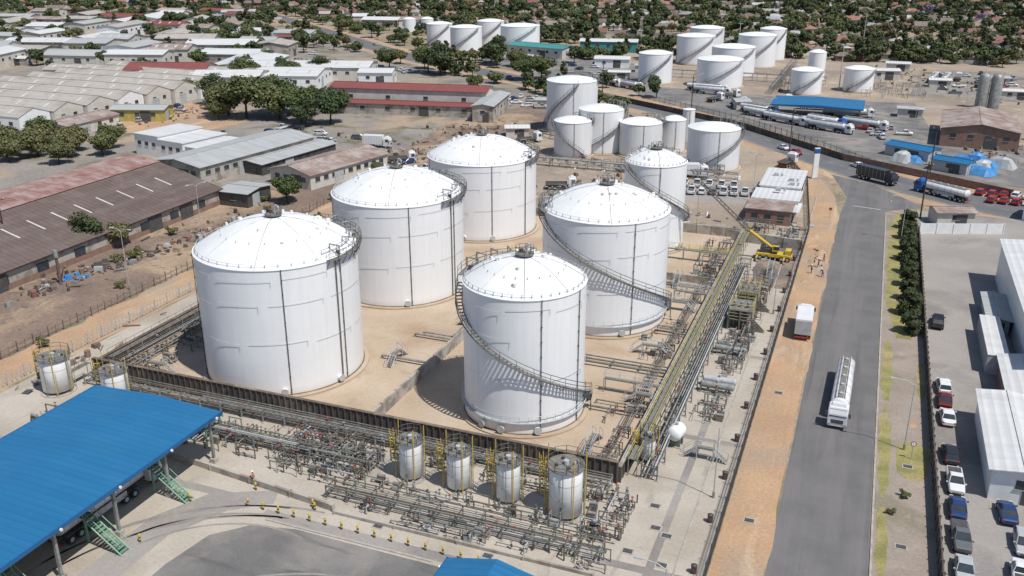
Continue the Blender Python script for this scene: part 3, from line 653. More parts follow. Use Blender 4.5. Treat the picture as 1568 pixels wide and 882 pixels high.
bd=b.data('bollard')
for i in range(15): link('bollard',bd,(-59.4+i*2.0,71.6,0))
for x,y in ((-52.5,74),(-52,73.6),(-66,70),(-66,62),(-60.5,74.6)): link('bollard',bd,(x,y,0))
ribwall('retaining_kerb_wall',-80,77.5,-50,74.2,.8,m_wconc,6,.3)
ribwall('retaining_kerb_wall',-49.6,73.8,-20,73.8,.4,m_wconc,6,.25)

# ------------------------------------------------------------ fences
def palisade(name,pts,h=2.2,step=.3,mat=m_dark):
    b=MB()
    for (x0,y0),(x1,y1) in zip(pts,pts[1:]):
        d=Vector((x1-x0,y1-y0));L=d.length;a=math.atan2(d.y,d.x);k=int(L/step)
        for i in range(k): b.box((x0+d.x*i/k,y0+d.y*i/k,h/2),(.07,.04,h),mat,a)
        for z in (.4,h-.4): b.box(((x0+x1)/2,(y0+y1)/2,z),(L,.05,.07),mat,a)
        for i in range(int(L/3)+1): b.box((x0+d.x*i*3/L,y0+d.y*i*3/L,h/2+.1),(.12,.12,h+.2),mat,a)
    single(name,b)
palisade('palisade_fence',[(-9.5,20),(-9.5,200),(-13.2,240),(-20,262)])
palisade('palisade_fence',[(-109,60),(-109,190)],1.8,.8,m_ltgrey)
palisade('palisade_fence',[(-117,60),(-117,186)],1.6,1.5,m_brsteel)
palisade('palisade_fence',[(-82,352),(-40,318),(-12,286),(6,262)],2,.6,m_dark)
ribwall('precast_boundary_wall',12.2,20,12.2,205,1.9,m_bund,2,.15)
ribwall('white_boundary_wall',12.5,207,29,213,2.2,m_white,3,.2)
ribwall('precast_boundary_wall',-92,345,-40,309,1.9,m_bund,2,.15); ribwall('precast_boundary_wall',-40,309,-6,272,1.9,m_bund,2,.15)
ribwall('precast_boundary_wall',-6,272,34,246,1.9,m_brick,2,.15)
ribwall('precast_boundary_wall',62,262,105,470,1.8,m_wconc,3,.15)
ribwall('concrete_screen_wall',-24,188,-9.8,186,2.2,m_wconc,3,.2)
bb=MB(); bb.lathe([(.28,0),(.32,.9),(.34,.95),(.01,1.05)],m_dark,12); bb.box((.0,-.3,.55),(.2,.1,.3),m_redp); bdta=bb.data('fire_hose_cabinet')
for i in range(12): link('fire_hose_cabinet',bdta,(-10.6+U(-.15,.15),78+i*9.2,0))

# ------------------------------------------------------------ trees
def tree(leaf,h,r,n,ls,clumps=16,trunk=.35,low=.3,squash=.75,seed=1,cone=False):
    rg=random.Random(seed); b=MB()
    b.cyl((0,0,0),(rg.uniform(-.2,.2),rg.uniform(-.2,.2),h*.45),trunk*.5*r/3.5,m_bark,7,r1=trunk*.33*r/3.5)
    cl=[]
    for i in range(clumps):
        while True:
            p=Vector((rg.uniform(-1,1),rg.uniform(-1,1),rg.uniform(-1,1)))
            if p.length<1: break
        if cone:
            t=(i+.5)/clumps; q=r*(.35+.65*sin(pi*min(1,(1-t)*.75+.1)))*.55; a=rg.uniform(0,6.28)
            c=Vector((q*cos(a),q*sin(a),h*(low+(.93-low)*t)))
            cr=r*rg.uniform(.5,.7)*(1-.45*t)
        else:
            c=Vector((p.x*r*.72,p.y*r*.72,h*(low+1)/2+p.z*h*(1-low)/2*.72)); cr=r*rg.uniform(.28,.48)
        cl.append((c,cr))
        if i%2==0 and not cone: b.cyl((0,0,h*.3),tuple(c),trunk*.2*r/3.5,m_bark,5,r1=.04)
    vs=[];fs=[]
    for k in range(n):
        c,cr=cl[rg.randrange(len(cl))]
        d=Vector((rg.gauss(0,1),rg.gauss(0,1),rg.gauss(0,1))).normalized()
        p=c+Vector((d.x,d.y,d.z*squash))*cr*(rg.random()**.35)
        if p.z<.15: p.z=.15+rg.random()*.3
        nrm=(d+Vector((rg.gauss(0,.5),rg.gauss(0,.5),rg.gauss(0,.5)+.4))).normalized()
        t=nrm.orthogonal().normalized(); t.rotate(Matrix.Rotation(rg.uniform(0,6.28),3,nrm)); u=nrm.cross(t)
        s=ls*rg.uniform(.6,1.3); o=len(vs)
        vs+=[tuple(p-t*s-u*s*.5),tuple(p+t*s*.3-u*s*.8),tuple(p+t*s+u*s*.3),tuple(p-t*s*.2+u*s*.8)]
        fs.append((o,o+1,o+2,o+3))
    b.add(vs,fs,leaf); return b.data('tree')
TR=[tree(m_leafA,7,4.2,5200,.24,20,seed=1),tree(m_leafB,8,4.6,5200,.25,20,seed=2),tree(m_leafC,6,4.4,4600,.24,18,seed=3),tree(m_leafA,9,5,5600,.26,24,seed=4)]
FAR=[tree(m_leafA,8,5,800,.6,12,seed=11),tree(m_leafB,9,5,800,.6,12,seed=12),tree(m_leafC,7,4.5,700,.55,10,seed=13),tree(m_leafB,11,5.5,900,.65,14,seed=14),tree(m_leafD,12,2.6,600,.5,12,seed=15,cone=True),tree(m_leafA,6,5.5,800,.55,12,seed=16),tree(m_leafC,8,5,700,.55,9,seed=18)]
JAC=tree(m_jac,8,5,900,.6,12,seed=17)
SHR=tree(m_leafC,1.6,1.4,700,.13,8,trunk=.15,low=.1,seed=21)
CON=[tree(m_leafD,4.3,1.9,3600,.16,16,low=.05,seed=s,cone=True) for s in (31,32,33)]
def T_(i,x,y,s=1,name='broadleaf_tree'): link(name,TR[i],(x,y,0),U(0,6),(s*U(.95,1.1),s*U(.95,1.1),s))
for i in range(9): link('conifer_tree',CON[i%3],(10.2+U(-.3,.3),150.5+i*7.4+U(-.5,.5),0),U(0,6),(U(.95,1.15),U(.95,1.15),U(.85,1.2)))
for i,x,y,s in ((0,-126,178.5,.95),(1,-143.6,134,1.0),(2,-140,138,.8),(1,-182,381,1.7),(3,-190,385,1.4),(3,-200,264,1.7),(2,-188,266,1.9),(0,-178,264,1.7),(1,-168,266,1.5),(2,-209,266,1.7),(3,-195,276,1.5),(0,-183,276,1.5),(1,-227,283,1.4),(2,-247,291,1.2),(3,-245,326,1.3),(0,-234,340,1.3),(1,-240,345,1.2),(0,-213,391,1.4),(1,-227,353,1.2),(0,-136,386,1.5),(3,-142,380,1.2),(1,-171,421,1.7),(2,-160,418,1.3),(0,-150,345,1),(2,-204,202,1.1),(2,-212,198,1.2),(2,-220,194,1.2),(2,-229,191,1.3),(2,-217,205,1.2),(0,-208,210,1.1),(2,-226,202,1.2),(2,-236,196,1.2),(2,-222,186,1.1),(2,-208,190,1.1),(0,-232,208,1.2),(2,-120,212,.5),(2,-207,258,1),(1,-172,258,1.2),(0,-221,275,1.2),(2,-188,282,1.3),(0,-176,284,1.2)):
    T_(i,x,y,s)
for x,y,s in ((-133,131,1.1),(-131,134,1.4),(-119,150,1),(-124,160,1.3),(-112,170,1),(-135,149,1.2),(-122,120,.9),(-117,185,1.3),(-108,205,1.2),(-115,96,1),(-100,214,1),(-60,214,.8),(9,100,.6),(7.5,96,.5),(-126,170,1.1),(-132,178,1.2),(-121,140,.7)): link('shrub',SHR,(x,y,0),U(0,6),s)
# ------------------------------------------------------------ buildings
def windows_row(b,x0,x1,y,z,w,h,step,axis='x',mat=m_glass,sgn=-1):
    n=max(1,int((x1-x0)/step)); 
    for i in range(n):
        c=x0+(x1-x0)*(i+.5)/n
        if axis=='x': b.box((c,y+sgn*.02,z),(w,.08,h),mat); b.box((c,y+sgn*.05,z-h/2-.06),(w+.2,.16,.08),m_kerb)
        else: b.box((y+sgn*.02,c,z),(.08,w,h),mat); b.box((y+sgn*.05,c,z-h/2-.06),(.16,w+.2,.08),m_kerb)
def shed(name,cx,cy,w,d,h,rise,wall,roof,rot=0,ax='x',door=True,sky=0,ov=.5,step=5):
    wl=MB();rf=MB();wi=MB();dr=MB()
    a,b_=w/2,d/2
    wl.prism([(-a,-b_),(a,-b_),(a,b_),(-a,b_)],0,h,wall)
    t=.12
    if ax=='x':
        for s in (-1,1):
            wl.poly([(s*a,-b_,h),(s*a,b_,h),(s*a,0,h+rise)],wall)
            o=b_+ov; z=h-rise*ov/b_
            rf.add([(-a-ov,s*o,z),(a+ov,s*o,z),(a+ov,0,h+rise+.02),(-a-ov,0,h+rise+.02),(-a-ov,s*o,z+t),(a+ov,s*o,z+t),(a+ov,0,h+rise+.02+t),(-a-ov,0,h+rise+.02+t)],[(0,1,2,3),(4,5,6,7),(0,1,5,4),(1,2,6,5),(3,0,4,7)],roof)
            for k in range(sky):
                x=-a+w*(k+.5)/sky; f=lambda q:(h+rise-(rise)*q/b_)+.02+t+.03
                rf.add([(x-.5,s*b_*.25,f(b_*.25)),(x+.5,s*b_*.25,f(b_*.25)),(x+.5,s*b_*.7,f(b_*.7)),(x-.5,s*b_*.7,f(b_*.7))],[(0,1,2,3)],m_pipew)
        rf.box((0,0,h+rise+.2),(w+2*ov,.4,.08),roof)
    else:
        for s in (-1,1):
            wl.poly([(-a,s*b_,h),(a,s*b_,h),(0,s*b_,h+rise)],wall)
            o=a+ov; z=h-rise*ov/a
            rf.add([(s*o,-b_-ov,z),(s*o,b_+ov,z),(0,b_+ov,h+rise+.02),(0,-b_-ov,h+rise+.02),(s*o,-b_-ov,z+t),(s*o,b_+ov,z+t),(0,b_+ov,h+rise+.02+t),(0,-b_-ov,h+rise+.02+t)],[(0,1,2,3),(4,5,6,7),(0,1,5,4),(1,2,6,5),(3,0,4,7)],roof)
            for k in range(sky):
                y=-b_+d*(k+.5)/sky; f=lambda q:(h+rise-rise*q/a)+.02+t+.03
                rf.add([(s*a*.25,y-.5,f(a*.25)),(s*a*.25,y+.5,f(a*.25)),(s*a*.7,y+.5,f(a*.7)),(s*a*.7,y-.5,f(a*.7))],[(0,1,2,3)],m_pipew)
        rf.box((0,0,h+rise+.2),(.4,d+2*ov,.08),roof)
    windows_row(wi,-a+1,a-1,-b_,h*.62,1.6,1.1,step); windows_row(wi,-b_+1,b_-1,a,h*.62,1.6,1.1,step,'y',sgn=1)
    if door:
        dr.box((a*.3,-b_-.03,min(h-.5,3.5)/2),(min(3.4,w*.3),.1,min(h-.5,3.5)),m_dark); dr.box((a+.03,-b_*.3,min(h-.5,3.5)/2),(.1,min(3.4,d*.3),min(h-.5,3.5)),m_ltgrey)
    P={'walls':wl,'roof':rf,'windows':wi}
    if door: P['doors']=dr
    return group(name,P,(cx,cy,0),rot)
wl=MB();rf=MB();dr=MB()
X0,X1,Y0,Y1=-176,-140,40,172
wl.prism([(X0,Y0),(X1,Y0),(X1,Y1),(X0,Y1)],0,4,m_wconc); wl.box((X1+.05,(Y0+Y1)/2,.6),(.12,Y1-Y0,1.2),m_brick)
wl.add([(X0,Y1,4),(X1,Y1,4),(-150,Y1,7.2),(-157,Y1,8.6),(-165,Y1,9.3),(-172,Y1,8)],[(0,1,2,3,4,5)],m_wconc)
rf.add([(X1+.8,Y0,3.8),(X1+.8,Y1+.5,3.8),(-157,Y1+.5,8.6),(-157,Y0,8.6)],[(0,1,2,3)],m_shedbr)
n=10;pr=[(-157-19*i/n,8.6+.9*sin(pi*min(1,i/n*1.15))-(4.0*max(0,i/n-.5)**2*4)) for i in range(n+1)]
for i in range(n): rf.add([(pr[i][0],Y0,pr[i][1]+.15),(pr[i][0],Y1+.6,pr[i][1]+.15),(pr[i+1][0],Y1+.6,pr[i+1][1]+.15),(pr[i+1][0],Y0,pr[i+1][1]+.15)],[(0,1,2,3)],m_shedpk,True)
for y in range(44,170,6):
    rf.add([(-147,y,5.93),(-147,y+.4,5.93),(-151.5,y+.4,7.17),(-151.5,y,7.17)],[(0,1,2,3)],m_offw)
for y in range(48,170,9):
    dr.box((X1+.1,y,1.9),(.12,2.6,1.6),m_glass)
for y in (62,98,110,150,160): dr.box((X1+.14,y,1.6),(.12,4,3.2),m_dark)
dr.box((X1+.5,(Y0+Y1)/2,3.6),(.2,Y1-Y0,.2),m_rustred)
group('brown_warehouse',{'walls':wl,'roof':rf,'doors_and_windows':dr})
shed('warehouse_lean_to',-136,176,8,9,3.4,.5,m_dark,m_rgrey,door=True)
shed('warehouse_annexe',-178,120,6,60,4,1,m_wconc,m_rgrey)
shed('grey_workshop_building',-161,207,17,43,4.6,1.2,m_wconc,m_rgrey,rad(-8),'y',step=3)
shed('grey_workshop_building',-150,214,10,30,3,.5,m_dark,m_rgrey,rad(-8),'y',step=3)
wl=MB();rf=MB();wi=MB()
for i,(x,w) in enumerate(((0,10),(10,10),(20,8))):
    wl.box((x,0,3-i*.4),(w,16,6-i*.8),m_white); rf.box((x,0,6.05-i*.8),(w+.5,16.5,.2),m_rwhite); windows_row(wi,x-w/2+.5,x+w/2-.5,-8,3.6-i*.4,1.4,1,2.5)
group('flat_roof_office',{'walls':wl,'roof':rf,'windows':wi},(-190,214,0),rad(-10))
shed('brown_roof_shed',-131,206,14,29,3.8,1.6,m_offw,m_rbrown,rad(-12),'y',step=3)
shed('red_roof_factory',-157,304,58,12,7.2,1.2,m_offw,m_rred,rad(10),step=14)
shed('red_roof_factory',-154,291.6,57,8,3.8,.5,m_wconc,m_rred,rad(10),step=8)
shed('grey_factory_block',-124,300,7,28,5.5,.6,m_wconc,m_rgrey,rad(10),'y')
for i in range(9):
    shed('factory_shed',-286+i*1.5,221+i*12.6,74,12.2,5.4,2.1,random.choice((m_white,m_offw,m_offw)),m_rsaw,rad(0),sky=6,ov=.15)
shed('factory_shed',-238,228,12,22,3.6,1,m_offw,m_rbrown,0,'y')
shed('yellow_workshop',-232,250,18,9,4,.8,m_yelg,m_rgrey,rad(20))
shed('white_factory_shed',-235,330,44,26,5.6,1.6,m_white,m_rwhite,rad(18),sky=5)
shed('white_factory_shed',-230,356,50,22,5.6,1.4,m_offw,m_rwhite,rad(18),sky=5)
shed('white_factory_shed',-262,352,24,40,6,1.6,m_offw,m_rwhite,rad(18),'y')
shed('shop_building',-197,351,14,12,5,1,m_white,m_rwhite,rad(18))
wl=MB();rf=MB();wi=MB()
for x,y,w,d,h in ((-18,229,9,18,4),(-18,215,10,9,3.4),(-18.5,206,9.5,8,3.2)):
    wl.box((x,y,h/2),(w,d,h),m_white if y>210 else m_brick); rf.box((x,y,h+.1),(w+.7,d+.5,.2),m_rwhite if y>210 else m_rbrown)
    windows_row(wi,x-w/2+.6,x+w/2-.6,y-d/2,h*.55,1.3,1.1,2.4); windows_row(wi,y-d/2+.6,y+d/2-.6,x+w/2,h*.55,1.3,1.1,2.6,'y',sgn=1); wi.box((x+w/2+.03,y+.4,1.05),(.1,1,2.1),m_dark)
for x,y in ((-20,230),(-16,226),(-18,216),(-15.5,222)): rf.box((x,y,4.5),(1.2,.9,.7),m_ltgrey); rf.cyl((x+1.4,y,4.2),(x+1.4,y,4.9),.25,m_ltgrey,10)
rf.box((-13.4,208,2.7),(2.6,8,.12),m_rwhite)
group('site_office',{'walls':wl,'roof':rf,'windows':wi})
b=MB(); b.box((0,0,4),(1.4,.5,8),m_white); b.box((0,0,7.2),(1.6,.56,1.2),m_canopyf); b.box((0,0,.15),(2,1.2,.3),m_kerb); single('sign_pylon',b,(-12,248,0),rad(30))
shed('white_warehouse',44,157,38,50,7.6,1.2,m_white,m_rwhite,0,'y',step=4)
wl=MB();rf=MB()
wl.box((21.4,146,1.5),(2.8,16,3),m_ltgrey); rf.box((21.4,146,3.06),(2.9,16.1,.12),m_rwhite)
for i in range(26): wl.box((19.97,138.4+i*.6,1.5),(.06,.12,2.8),m_ltgrey)
group('storage_container',{'body':wl,'roof':rf})
shed('brick_store',25,129,7,17,3.4,.5,m_brick,m_rwhite,0,'y',step=3)
shed('warehouse_office',21,113,6.6,20,4,.35,m_white,m_rwhite,0,'y',step=2.6)
shed('brick_annexe',26.5,119,4,20,3.8,.35,m_brick,m_rgrey,0,'y',step=3)
shed('brick_store',36,95,14,24,4,.6,m_brick,m_rwhite,0,'y',step=3)
shed('carport',23,160,3,12,2.6,.2,m_ltgrey,m_rgrey,0,'y',door=False)
shed('small_kiosk',19,218,8,5,3,.6,m_offw,m_rbrown,rad(20))
shed('gatehouse',40,228,10,8,3.6,.6,m_white,m_rgrey,rad(-20))
shed('brown_roof_depot',31,318,21,32,5.4,1.8,m_brick,m_rbrown,rad(-3),'y',step=4)
b=MB()
for x in (0,4.2): b.lathe([(2,0),(2,11),(1.6,12),(.01,12.6)],m_galv,24,c=(x,0,0)); 
b.rail([(-2,0,12),(6,0,12)],m_dark); single('grey_silo',b,(36,377,0))
shed('teal_roof_building',-163,463,34,15,5,1,m_offw,m_teal,rad(-14)); shed('teal_wall_building',-136,494,30,13,5.5,.8,m_teal,m_rwhite,rad(12)); shed('white_depot',-118,436,16,10,4,.8,m_white,m_rwhite,rad(10)); shed('white_depot',-165,440,18,6,3,.4,m_white,m_rwhite,rad(-25))
for x,y,w,d,hh,rt,mt in ((12,350,8,5,3,0,m_rgrey),(2,440,12,8,4,.2,m_rwhite),(24,425,8,4,3,.1,m_rwhite),(46,440,10,5,3,.3,m_rgrey),(50,405,12,6,3,.1,m_rwhite),(8,470,10,6,3.5,0,m_rwhite),(-45,345,5,8,3,.4,m_rgrey),(-105,400,9,5,3,.2,m_rwhite),(-100,425,8,5,3,.2,m_rgrey),(-103,270,7,5,3,.4,m_rwhite),(-110,322,9,5,3,.3,m_rgrey)):
    shed('depot_outbuilding',x,y,w,d,hh,.5,m_offw,mt,rt)
b=MB()
for k in range(13):
    cx,cy=U(-12,12),U(-7,7); w,d,h=U(4,9),U(3,6),U(1.6,3.4); n=5; vs=[];fs=[]
    for i in range(n+1):
        for j in range(n+1):
            u,v=i/n*2-1,j/n*2-1; z=h*(1-max(abs(u),abs(v))**3)+U(-.15,.15); vs.append((cx+u*w/2+U(-.2,.2),cy+v*d/2+U(-.2,.2),max(z,.05)))
    for i in range(n):
        for j in range(n): fs.append((i*(n+1)+j,(i+1)*(n+1)+j,(i+1)*(n+1)+j+1,i*(n+1)+j+1))
    b.add(vs,fs,m_tarp if k%4 else m_ltgrey)
single('tarpaulin_covered_stacks',b,(22,277,0.02),rad(-25))
shed('blue_roof_store',12,284,13,7,3,.6,m_ltgrey,m_canopy,rad(-30)); shed('blue_roof_store',22,270,9,6,3,.5,m_ltgrey,m_canopy,rad(-25))

def clear_road(x,y,m=16):
    return min((Vector((x,y))-p).length for p in MR)>m
wallsm=[m_white,m_offw,m_offw,m_wconc]; roofsm=[m_rwhite,m_rgrey,m_rwhite,m_rgrey,m_rred,m_rbrown,m_rwhite,m_rsaw,m_rsaw]
BL=[]
for i in range(11):
    for j in range(7):
        x=-570+i*36+U(-7,7); y=345+j*32+U(-6,6)+ (i*-4)
        if x>-262-(y-380)*.45 and y<470: continue
        if not clear_road(x,y,26): continue
        if x>-300 and y>460: continue
        if U(0,1)<.12: continue
        w,d=U(18,36),U(12,20); BL.append((x,y,max(w,d)/2+1))
        shed('industrial_shed',x,y,w,d,U(4,7),U(1,2),random.choice(wallsm),random.choice(roofsm),rad(15+random.choice((0,0,90))+U(-8,8)),sky=random.choice((0,0,4)),step=5)
        if U(0,1)<.5: shed('industrial_shed',x+U(-6,6),y-d/2-U(5,7),U(8,14),U(6,8),3.4,.7,random.choice(wallsm),random.choice(roofsm),rad(15+U(-8,8)))
for i in range(12):
    x=-300-i*18+U(-5,5); y=585+U(-15,25)-i*1
    if clear_road(x,y,25): BL.append((x,y,14)); shed('industrial_shed',x,y,U(16,26),U(10,14),5,1.4,random.choice(wallsm),random.choice(roofsm),rad(U(0,40)))
def house(w,d,h,rise,wall,roof,hip,L=False,seed=0):
    b=MB(); a,c=w/2,d/2
    def one(x0,x1,y0,y1):
        b.prism([(x0,y0),(x1,y0),(x1,y1),(x0,y1)],0,h,wall); o=.6; X0,X1_,Y0,Y1_=x0-o,x1+o,y0-o,y1+o; ym=(Y0+Y1_)/2; q=(Y1_-Y0)/2 if hip else 0; z=h
        P=(X0+q,ym,z+rise);Q=(X1_-q,ym,z+rise)
        b.poly([(X0,Y0,z),(X1_,Y0,z),Q,P],roof);b.poly([(X1_,Y1_,z),(X0,Y1_,z),P,Q],roof)
        b.poly([(X1_,Y0,z),(X1_,Y1_,z),Q],roof if hip else wall);b.poly([(X0,Y1_,z),(X0,Y0,z),P],roof if hip else wall)
        windows_row(b,x0+.6,x1-.6,y0,1.6,1.5,1.1,3)
        windows_row(b,y0+.6,y1-.6,x1,1.6,1.3,1.1,3,'y',sgn=1)
    one(-a,a,-c,c)
    if L: one(-a,-a+d*.9,-c-5,-c-.7)
    b.box((a*.2,-c-.05,1),(1,.1,2),m_bark); b.box((a*.5,c*.4,h+rise*.8),(.6,.6,1.4),wall)
    return b.data('suburban_house')
HS=[house(14,9,2.9,2.2,m_white,m_tile,True),house(13,8,2.9,2,m_offw,m_tile,False,True),house(15,9,2.9,2,m_brick,m_tile2,True,True),house(12,8,2.8,1.6,m_white,m_tile3,False),house(16,9,3,2.3,m_offw,m_tile2,False),house(11,8,2.8,1.7,m_brick,m_tile3,True),house(13,9,2.8,2,m_offw,m_tile,True,True)]
cy_,sy_=cos(rad(21.2)),sin(rad(21.2))
def vis(x,y,m=1.12):
    f=-sy_*x+cy_*y; r=cy_*x+sy_*y
    return f>50 and abs(r)<f*.575*m+15
def suburb(x,y):
    lim=560 if x<-160 else (560-(x+160)*.42 if x<-13 else 498)
    if x>70: lim=250+max(0,(110-x))*4
    return y>lim
ang=rad(12); ca,sa=cos(ang),sin(ang)
stb=MB()
dt=link('distant_trees',None)
wb=MB()
for i in range(-60,60):
    for j in range(-60,60):
        u=i*19.0; v=j*22.0+760
        x=-300+u*ca-(v-760)*sa; y=u*sa+(v-760)*ca+760
        if y>1120 or not vis(x,y): continue
        if not suburb(x,y) or not clear_road(x,y,17): continue
        if any((x-a)**2+(y-b2)**2<c*c for a,b2,c in BL): continue
        if any((x-a)**2+(y-b2)**2<400 for a,b2 in ((-88,515),(-281,545),(-272,552),(-51,489))): continue
        if j%3==0:
            continue
        hx,hy=x+U(-4,4),y+U(-4,4)
        if U(0,1)<.76: link('suburban_house',random.choice(HS),(hx,hy,0),ang+random.choice((0,pi/2,pi,0))+U(-.15,.15),U(.8,1.1))
        if U(0,1)<.4: wb.box((x,y+11*random.choice((-1,1)),.9),(18,.2,1.8),random.choice((m_white,m_offw,m_wconc)),ang)
        for k in range(random.choice((2,3,3,4,5))):
            link('tree_crown',JAC if U(0,1)<.012 else random.choice(FAR),(x+U(-9.5,9.5),y+random.choice((-1,1))*U(5,11),0),U(0,6),U(.45,1.15),parent=dt)
single('garden_walls',wb)
for j in range(-60,60,3):
    v=j*22.0
    for u in range(-900,900,40):
        x=-300+u*ca-v*sa; y=u*sa+v*ca+760
        if suburb(x,y-5) and vis(x,y,1.3) and y<1150:
            stb.poly([(x-20*ca+3*sa,y-20*sa-3*ca,.02),(x+20*ca+3*sa,y+20*sa-3*ca,.02),(x+20*ca-3*sa,y+20*sa+3*ca,.02),(x-20*ca-3*sa,y-20*sa+3*ca,.02)],m_asphr)
            for q in range(6):
                if U(0,1)<.75: link('tree_crown',random.choice(FAR),(x+q*7*ca-16+U(-2,2)-sa*6*random.choice((-1,1)),y+q*7*sa+ca*7*random.choice((-1,1)),0),U(0,6),U(.5,1.1),parent=dt)
if stb.v: single('suburban_streets',stb)
for i in range(620):
    x=U(-600,-130); y=U(330,600)
    if not vis(x,y) or not clear_road(x,y,12) or suburb(x,y): continue
    if x>-262-(y-380)*.45 and y<440 : continue
    if any((x-a)**2+(y-b2)**2<(c*.85)**2 for a,b2,c in BL): continue
    if any((x-a)**2+(y-b2)**2<c*c for a,b2,c in ((-206,480,42),(-150,478,34))): continue
    link('tree_crown',random.choice(FAR),(x,y,0),U(0,6),U(.5,1.1),parent=dt)
for k in range(80):
    i=random.randrange(2,36); p=MR[i]; d=(MR[i+1]-MR[i]).normalized(); n=Vector((-d.y,d.x))*random.choice((-1,1))*U(12,17); q=p+n+d*U(-10,10)
    link('tree_crown',random.choice(FAR),(q.x,q.y,0),U(0,6),U(.5,1.0),parent=dt)
for x0,y0,n,sx,sy in ((-115,470,30,28,14),(-100,500,30,40,16),(-30,505,36,40,10),(25,507,30,30,9),(-150,520,30,40,12),(72,440,10,14,40),(-185,425,10,12,8),(-240,520,20,30,14)):
    for k in range(n): link('tree_crown',random.choice(FAR),(x0+U(-sx,sx),y0+U(-sy,sy),0),U(0,6),U(.5,1),parent=dt)

# ------------------------------------------------------------ vehicles
def wheel(b,x,y,r=.33,w=.24):
    b.cyl((x,y-w/2,r),(x,y+w/2,r),r,m_rub,14); s=1 if y>0 else -1; b.cyl((x,y+s*w/2,r),(x,y+s*(w/2+.02),r),r*.55,m_ltgrey,10)
def loft(b,secs,mat,smooth=False):
    n=len(secs[0]); vs=[p for s in secs for p in s]
    fs=[(j*n+i,j*n+(i+1)%n,(j+1)*n+(i+1)%n,(j+1)*n+i) for j in range(len(secs)-1) for i in range(n)]
    fs+=[tuple(range(n-1,-1,-1)),tuple(range((len(secs)-1)*n,len(secs)*n))]
    b.add(vs,fs,mat,smooth)
def rr(x,w,z0,z1,c=.12): 
    a=w/2; return [(x,-a,z0+c),(x,-a+c,z0),(x,a-c,z0),(x,a,z0+c),(x,a,z1-c),(x,a-c,z1),(x,-a+c,z1),(x,-a,z1-c)]
def car(col,kind='sedan'):
    b=MB(); L=4.4 if kind!='pickup' else 5.2; a=L/2; W=1.76
    secs=[rr(-a,W*.82,.4,.78),rr(-a+.15,W*.95,.3,.92),rr(-a+.9,W,.24,.97),rr(0,W,.22,.98),rr(a-1.2,W,.24,.96),rr(a-.25,W*.94,.28,.8),rr(a,W*.8,.36,.68)]
    if kind=='pickup': secs=[rr(-a,W,.5,1.05),rr(-a+.2,W,.42,1.08),rr(0,W,.4,1.08),rr(a-1.2,W,.4,1.1),rr(a-.2,W*.95,.42,.95),rr(a,W*.86,.48,.85)]
    loft(b,secs,col)
    if kind=='sedan': xs=[(-a+.75,.96),(-a+1.35,1.42),(a-2.0,1.45),(a-1.15,.98)]
    elif kind=='hatch': xs=[(-a+.15,.96),(-a+.55,1.46),(a-1.9,1.5),(a-1.05,.98)]
    else: xs=[(-.3,1.07),(-.15,1.68),(a-1.9,1.7),(a-1.2,1.1)]
    zr=xs[1][1]
    w0,w1=W*.93,W*.74
    g=[(xs[0][0],-w0/2,xs[0][1]),(xs[1][0],-w1/2,xs[1][1]),(xs[2][0],-w1/2,xs[2][1]),(xs[3][0],-w0/2,xs[3][1])]
    g2=[(x,-y,z) for x,y,z in g]
    b.add(g+g2,[(0,1,2,3),(7,6,5,4),(0,4,5,1),(2,6,7,3)],m_glass)
    b.add([(xs[1][0]-.05,-w1/2-.02,zr),(xs[2][0]+.05,-w1/2-.02,xs[2][1]),(xs[2][0]+.05,w1/2+.02,xs[2][1]),(xs[1][0]-.05,w1/2+.02,zr),(xs[1][0]+.1,-w1/2+.1,zr+.05),(xs[2][0]-.1,-w1/2+.1,xs[2][1]+.05),(xs[2][0]-.1,w1/2-.1,xs[2][1]+.05),(xs[1][0]+.1,w1/2-.1,zr+.05)],[(0,1,5,4),(1,2,6,5),(2,3,7,6),(3,0,4,7),(4,5,6,7)],col)
    for s in (-1,1):
        for p,q in ((g[0],g[1]),(g[3],g[2])): b.cyl((p[0],s*abs(p[1]),p[2]),(q[0],s*abs(q[1]),q[2]),.045,col,4)
        xm=(xs[1][0]+xs[2][0])/2; b.cyl((xm,s*w0/2,.98),(xm,s*w1/2,zr),.045,col,4)
        b.box((xs[3][0]-.25,s*(W/2+.1),1.02),(.14,.2,.13),col)
        b.box((a-.12,s*.6,.66),(.2,.36,.14),m_white); b.box((-a+.06,s*.68,.75),(.14,.26,.16),m_redp)
        for x in (-a+.85,a-.85): wheel(b,x,s*(W/2-.1))
    b.box((a-.02,0,.5),(.08,.9,.16),m_dark)
    if kind=='pickup': b.box((-a+1.15,0,1.085),(1.9,W*.82,.02),m_dark); b.box((-a+.2,0,1.1),(.08,W*.9,.06),col)
    return b.data('parked_car')
def paint(n,c): return M(n,c,tuple(x*.92 for x in c),rough=.25,fine=0,spec=.6)
pc={'w':paint('car_white',(.7,.7,.7)),'s':paint('car_silver',(.42,.43,.44)),'k':paint('car_black',(.025,.025,.03)),'b':paint('car_navy',(.02,.05,.14)),'r':paint('car_red',(.32,.02,.02)),'g':paint('car_grey',(.13,.135,.14)),'m':paint('car_maroon',(.13,.02,.025))}
CARS={}
def pcar(k,x,y,rot,kind='sedan',name='parked_car'):
    if (k,kind) not in CARS: CARS[(k,kind)]=car(pc[k],kind)
    link(name,CARS[(k,kind)],(x,y,.02),rot)
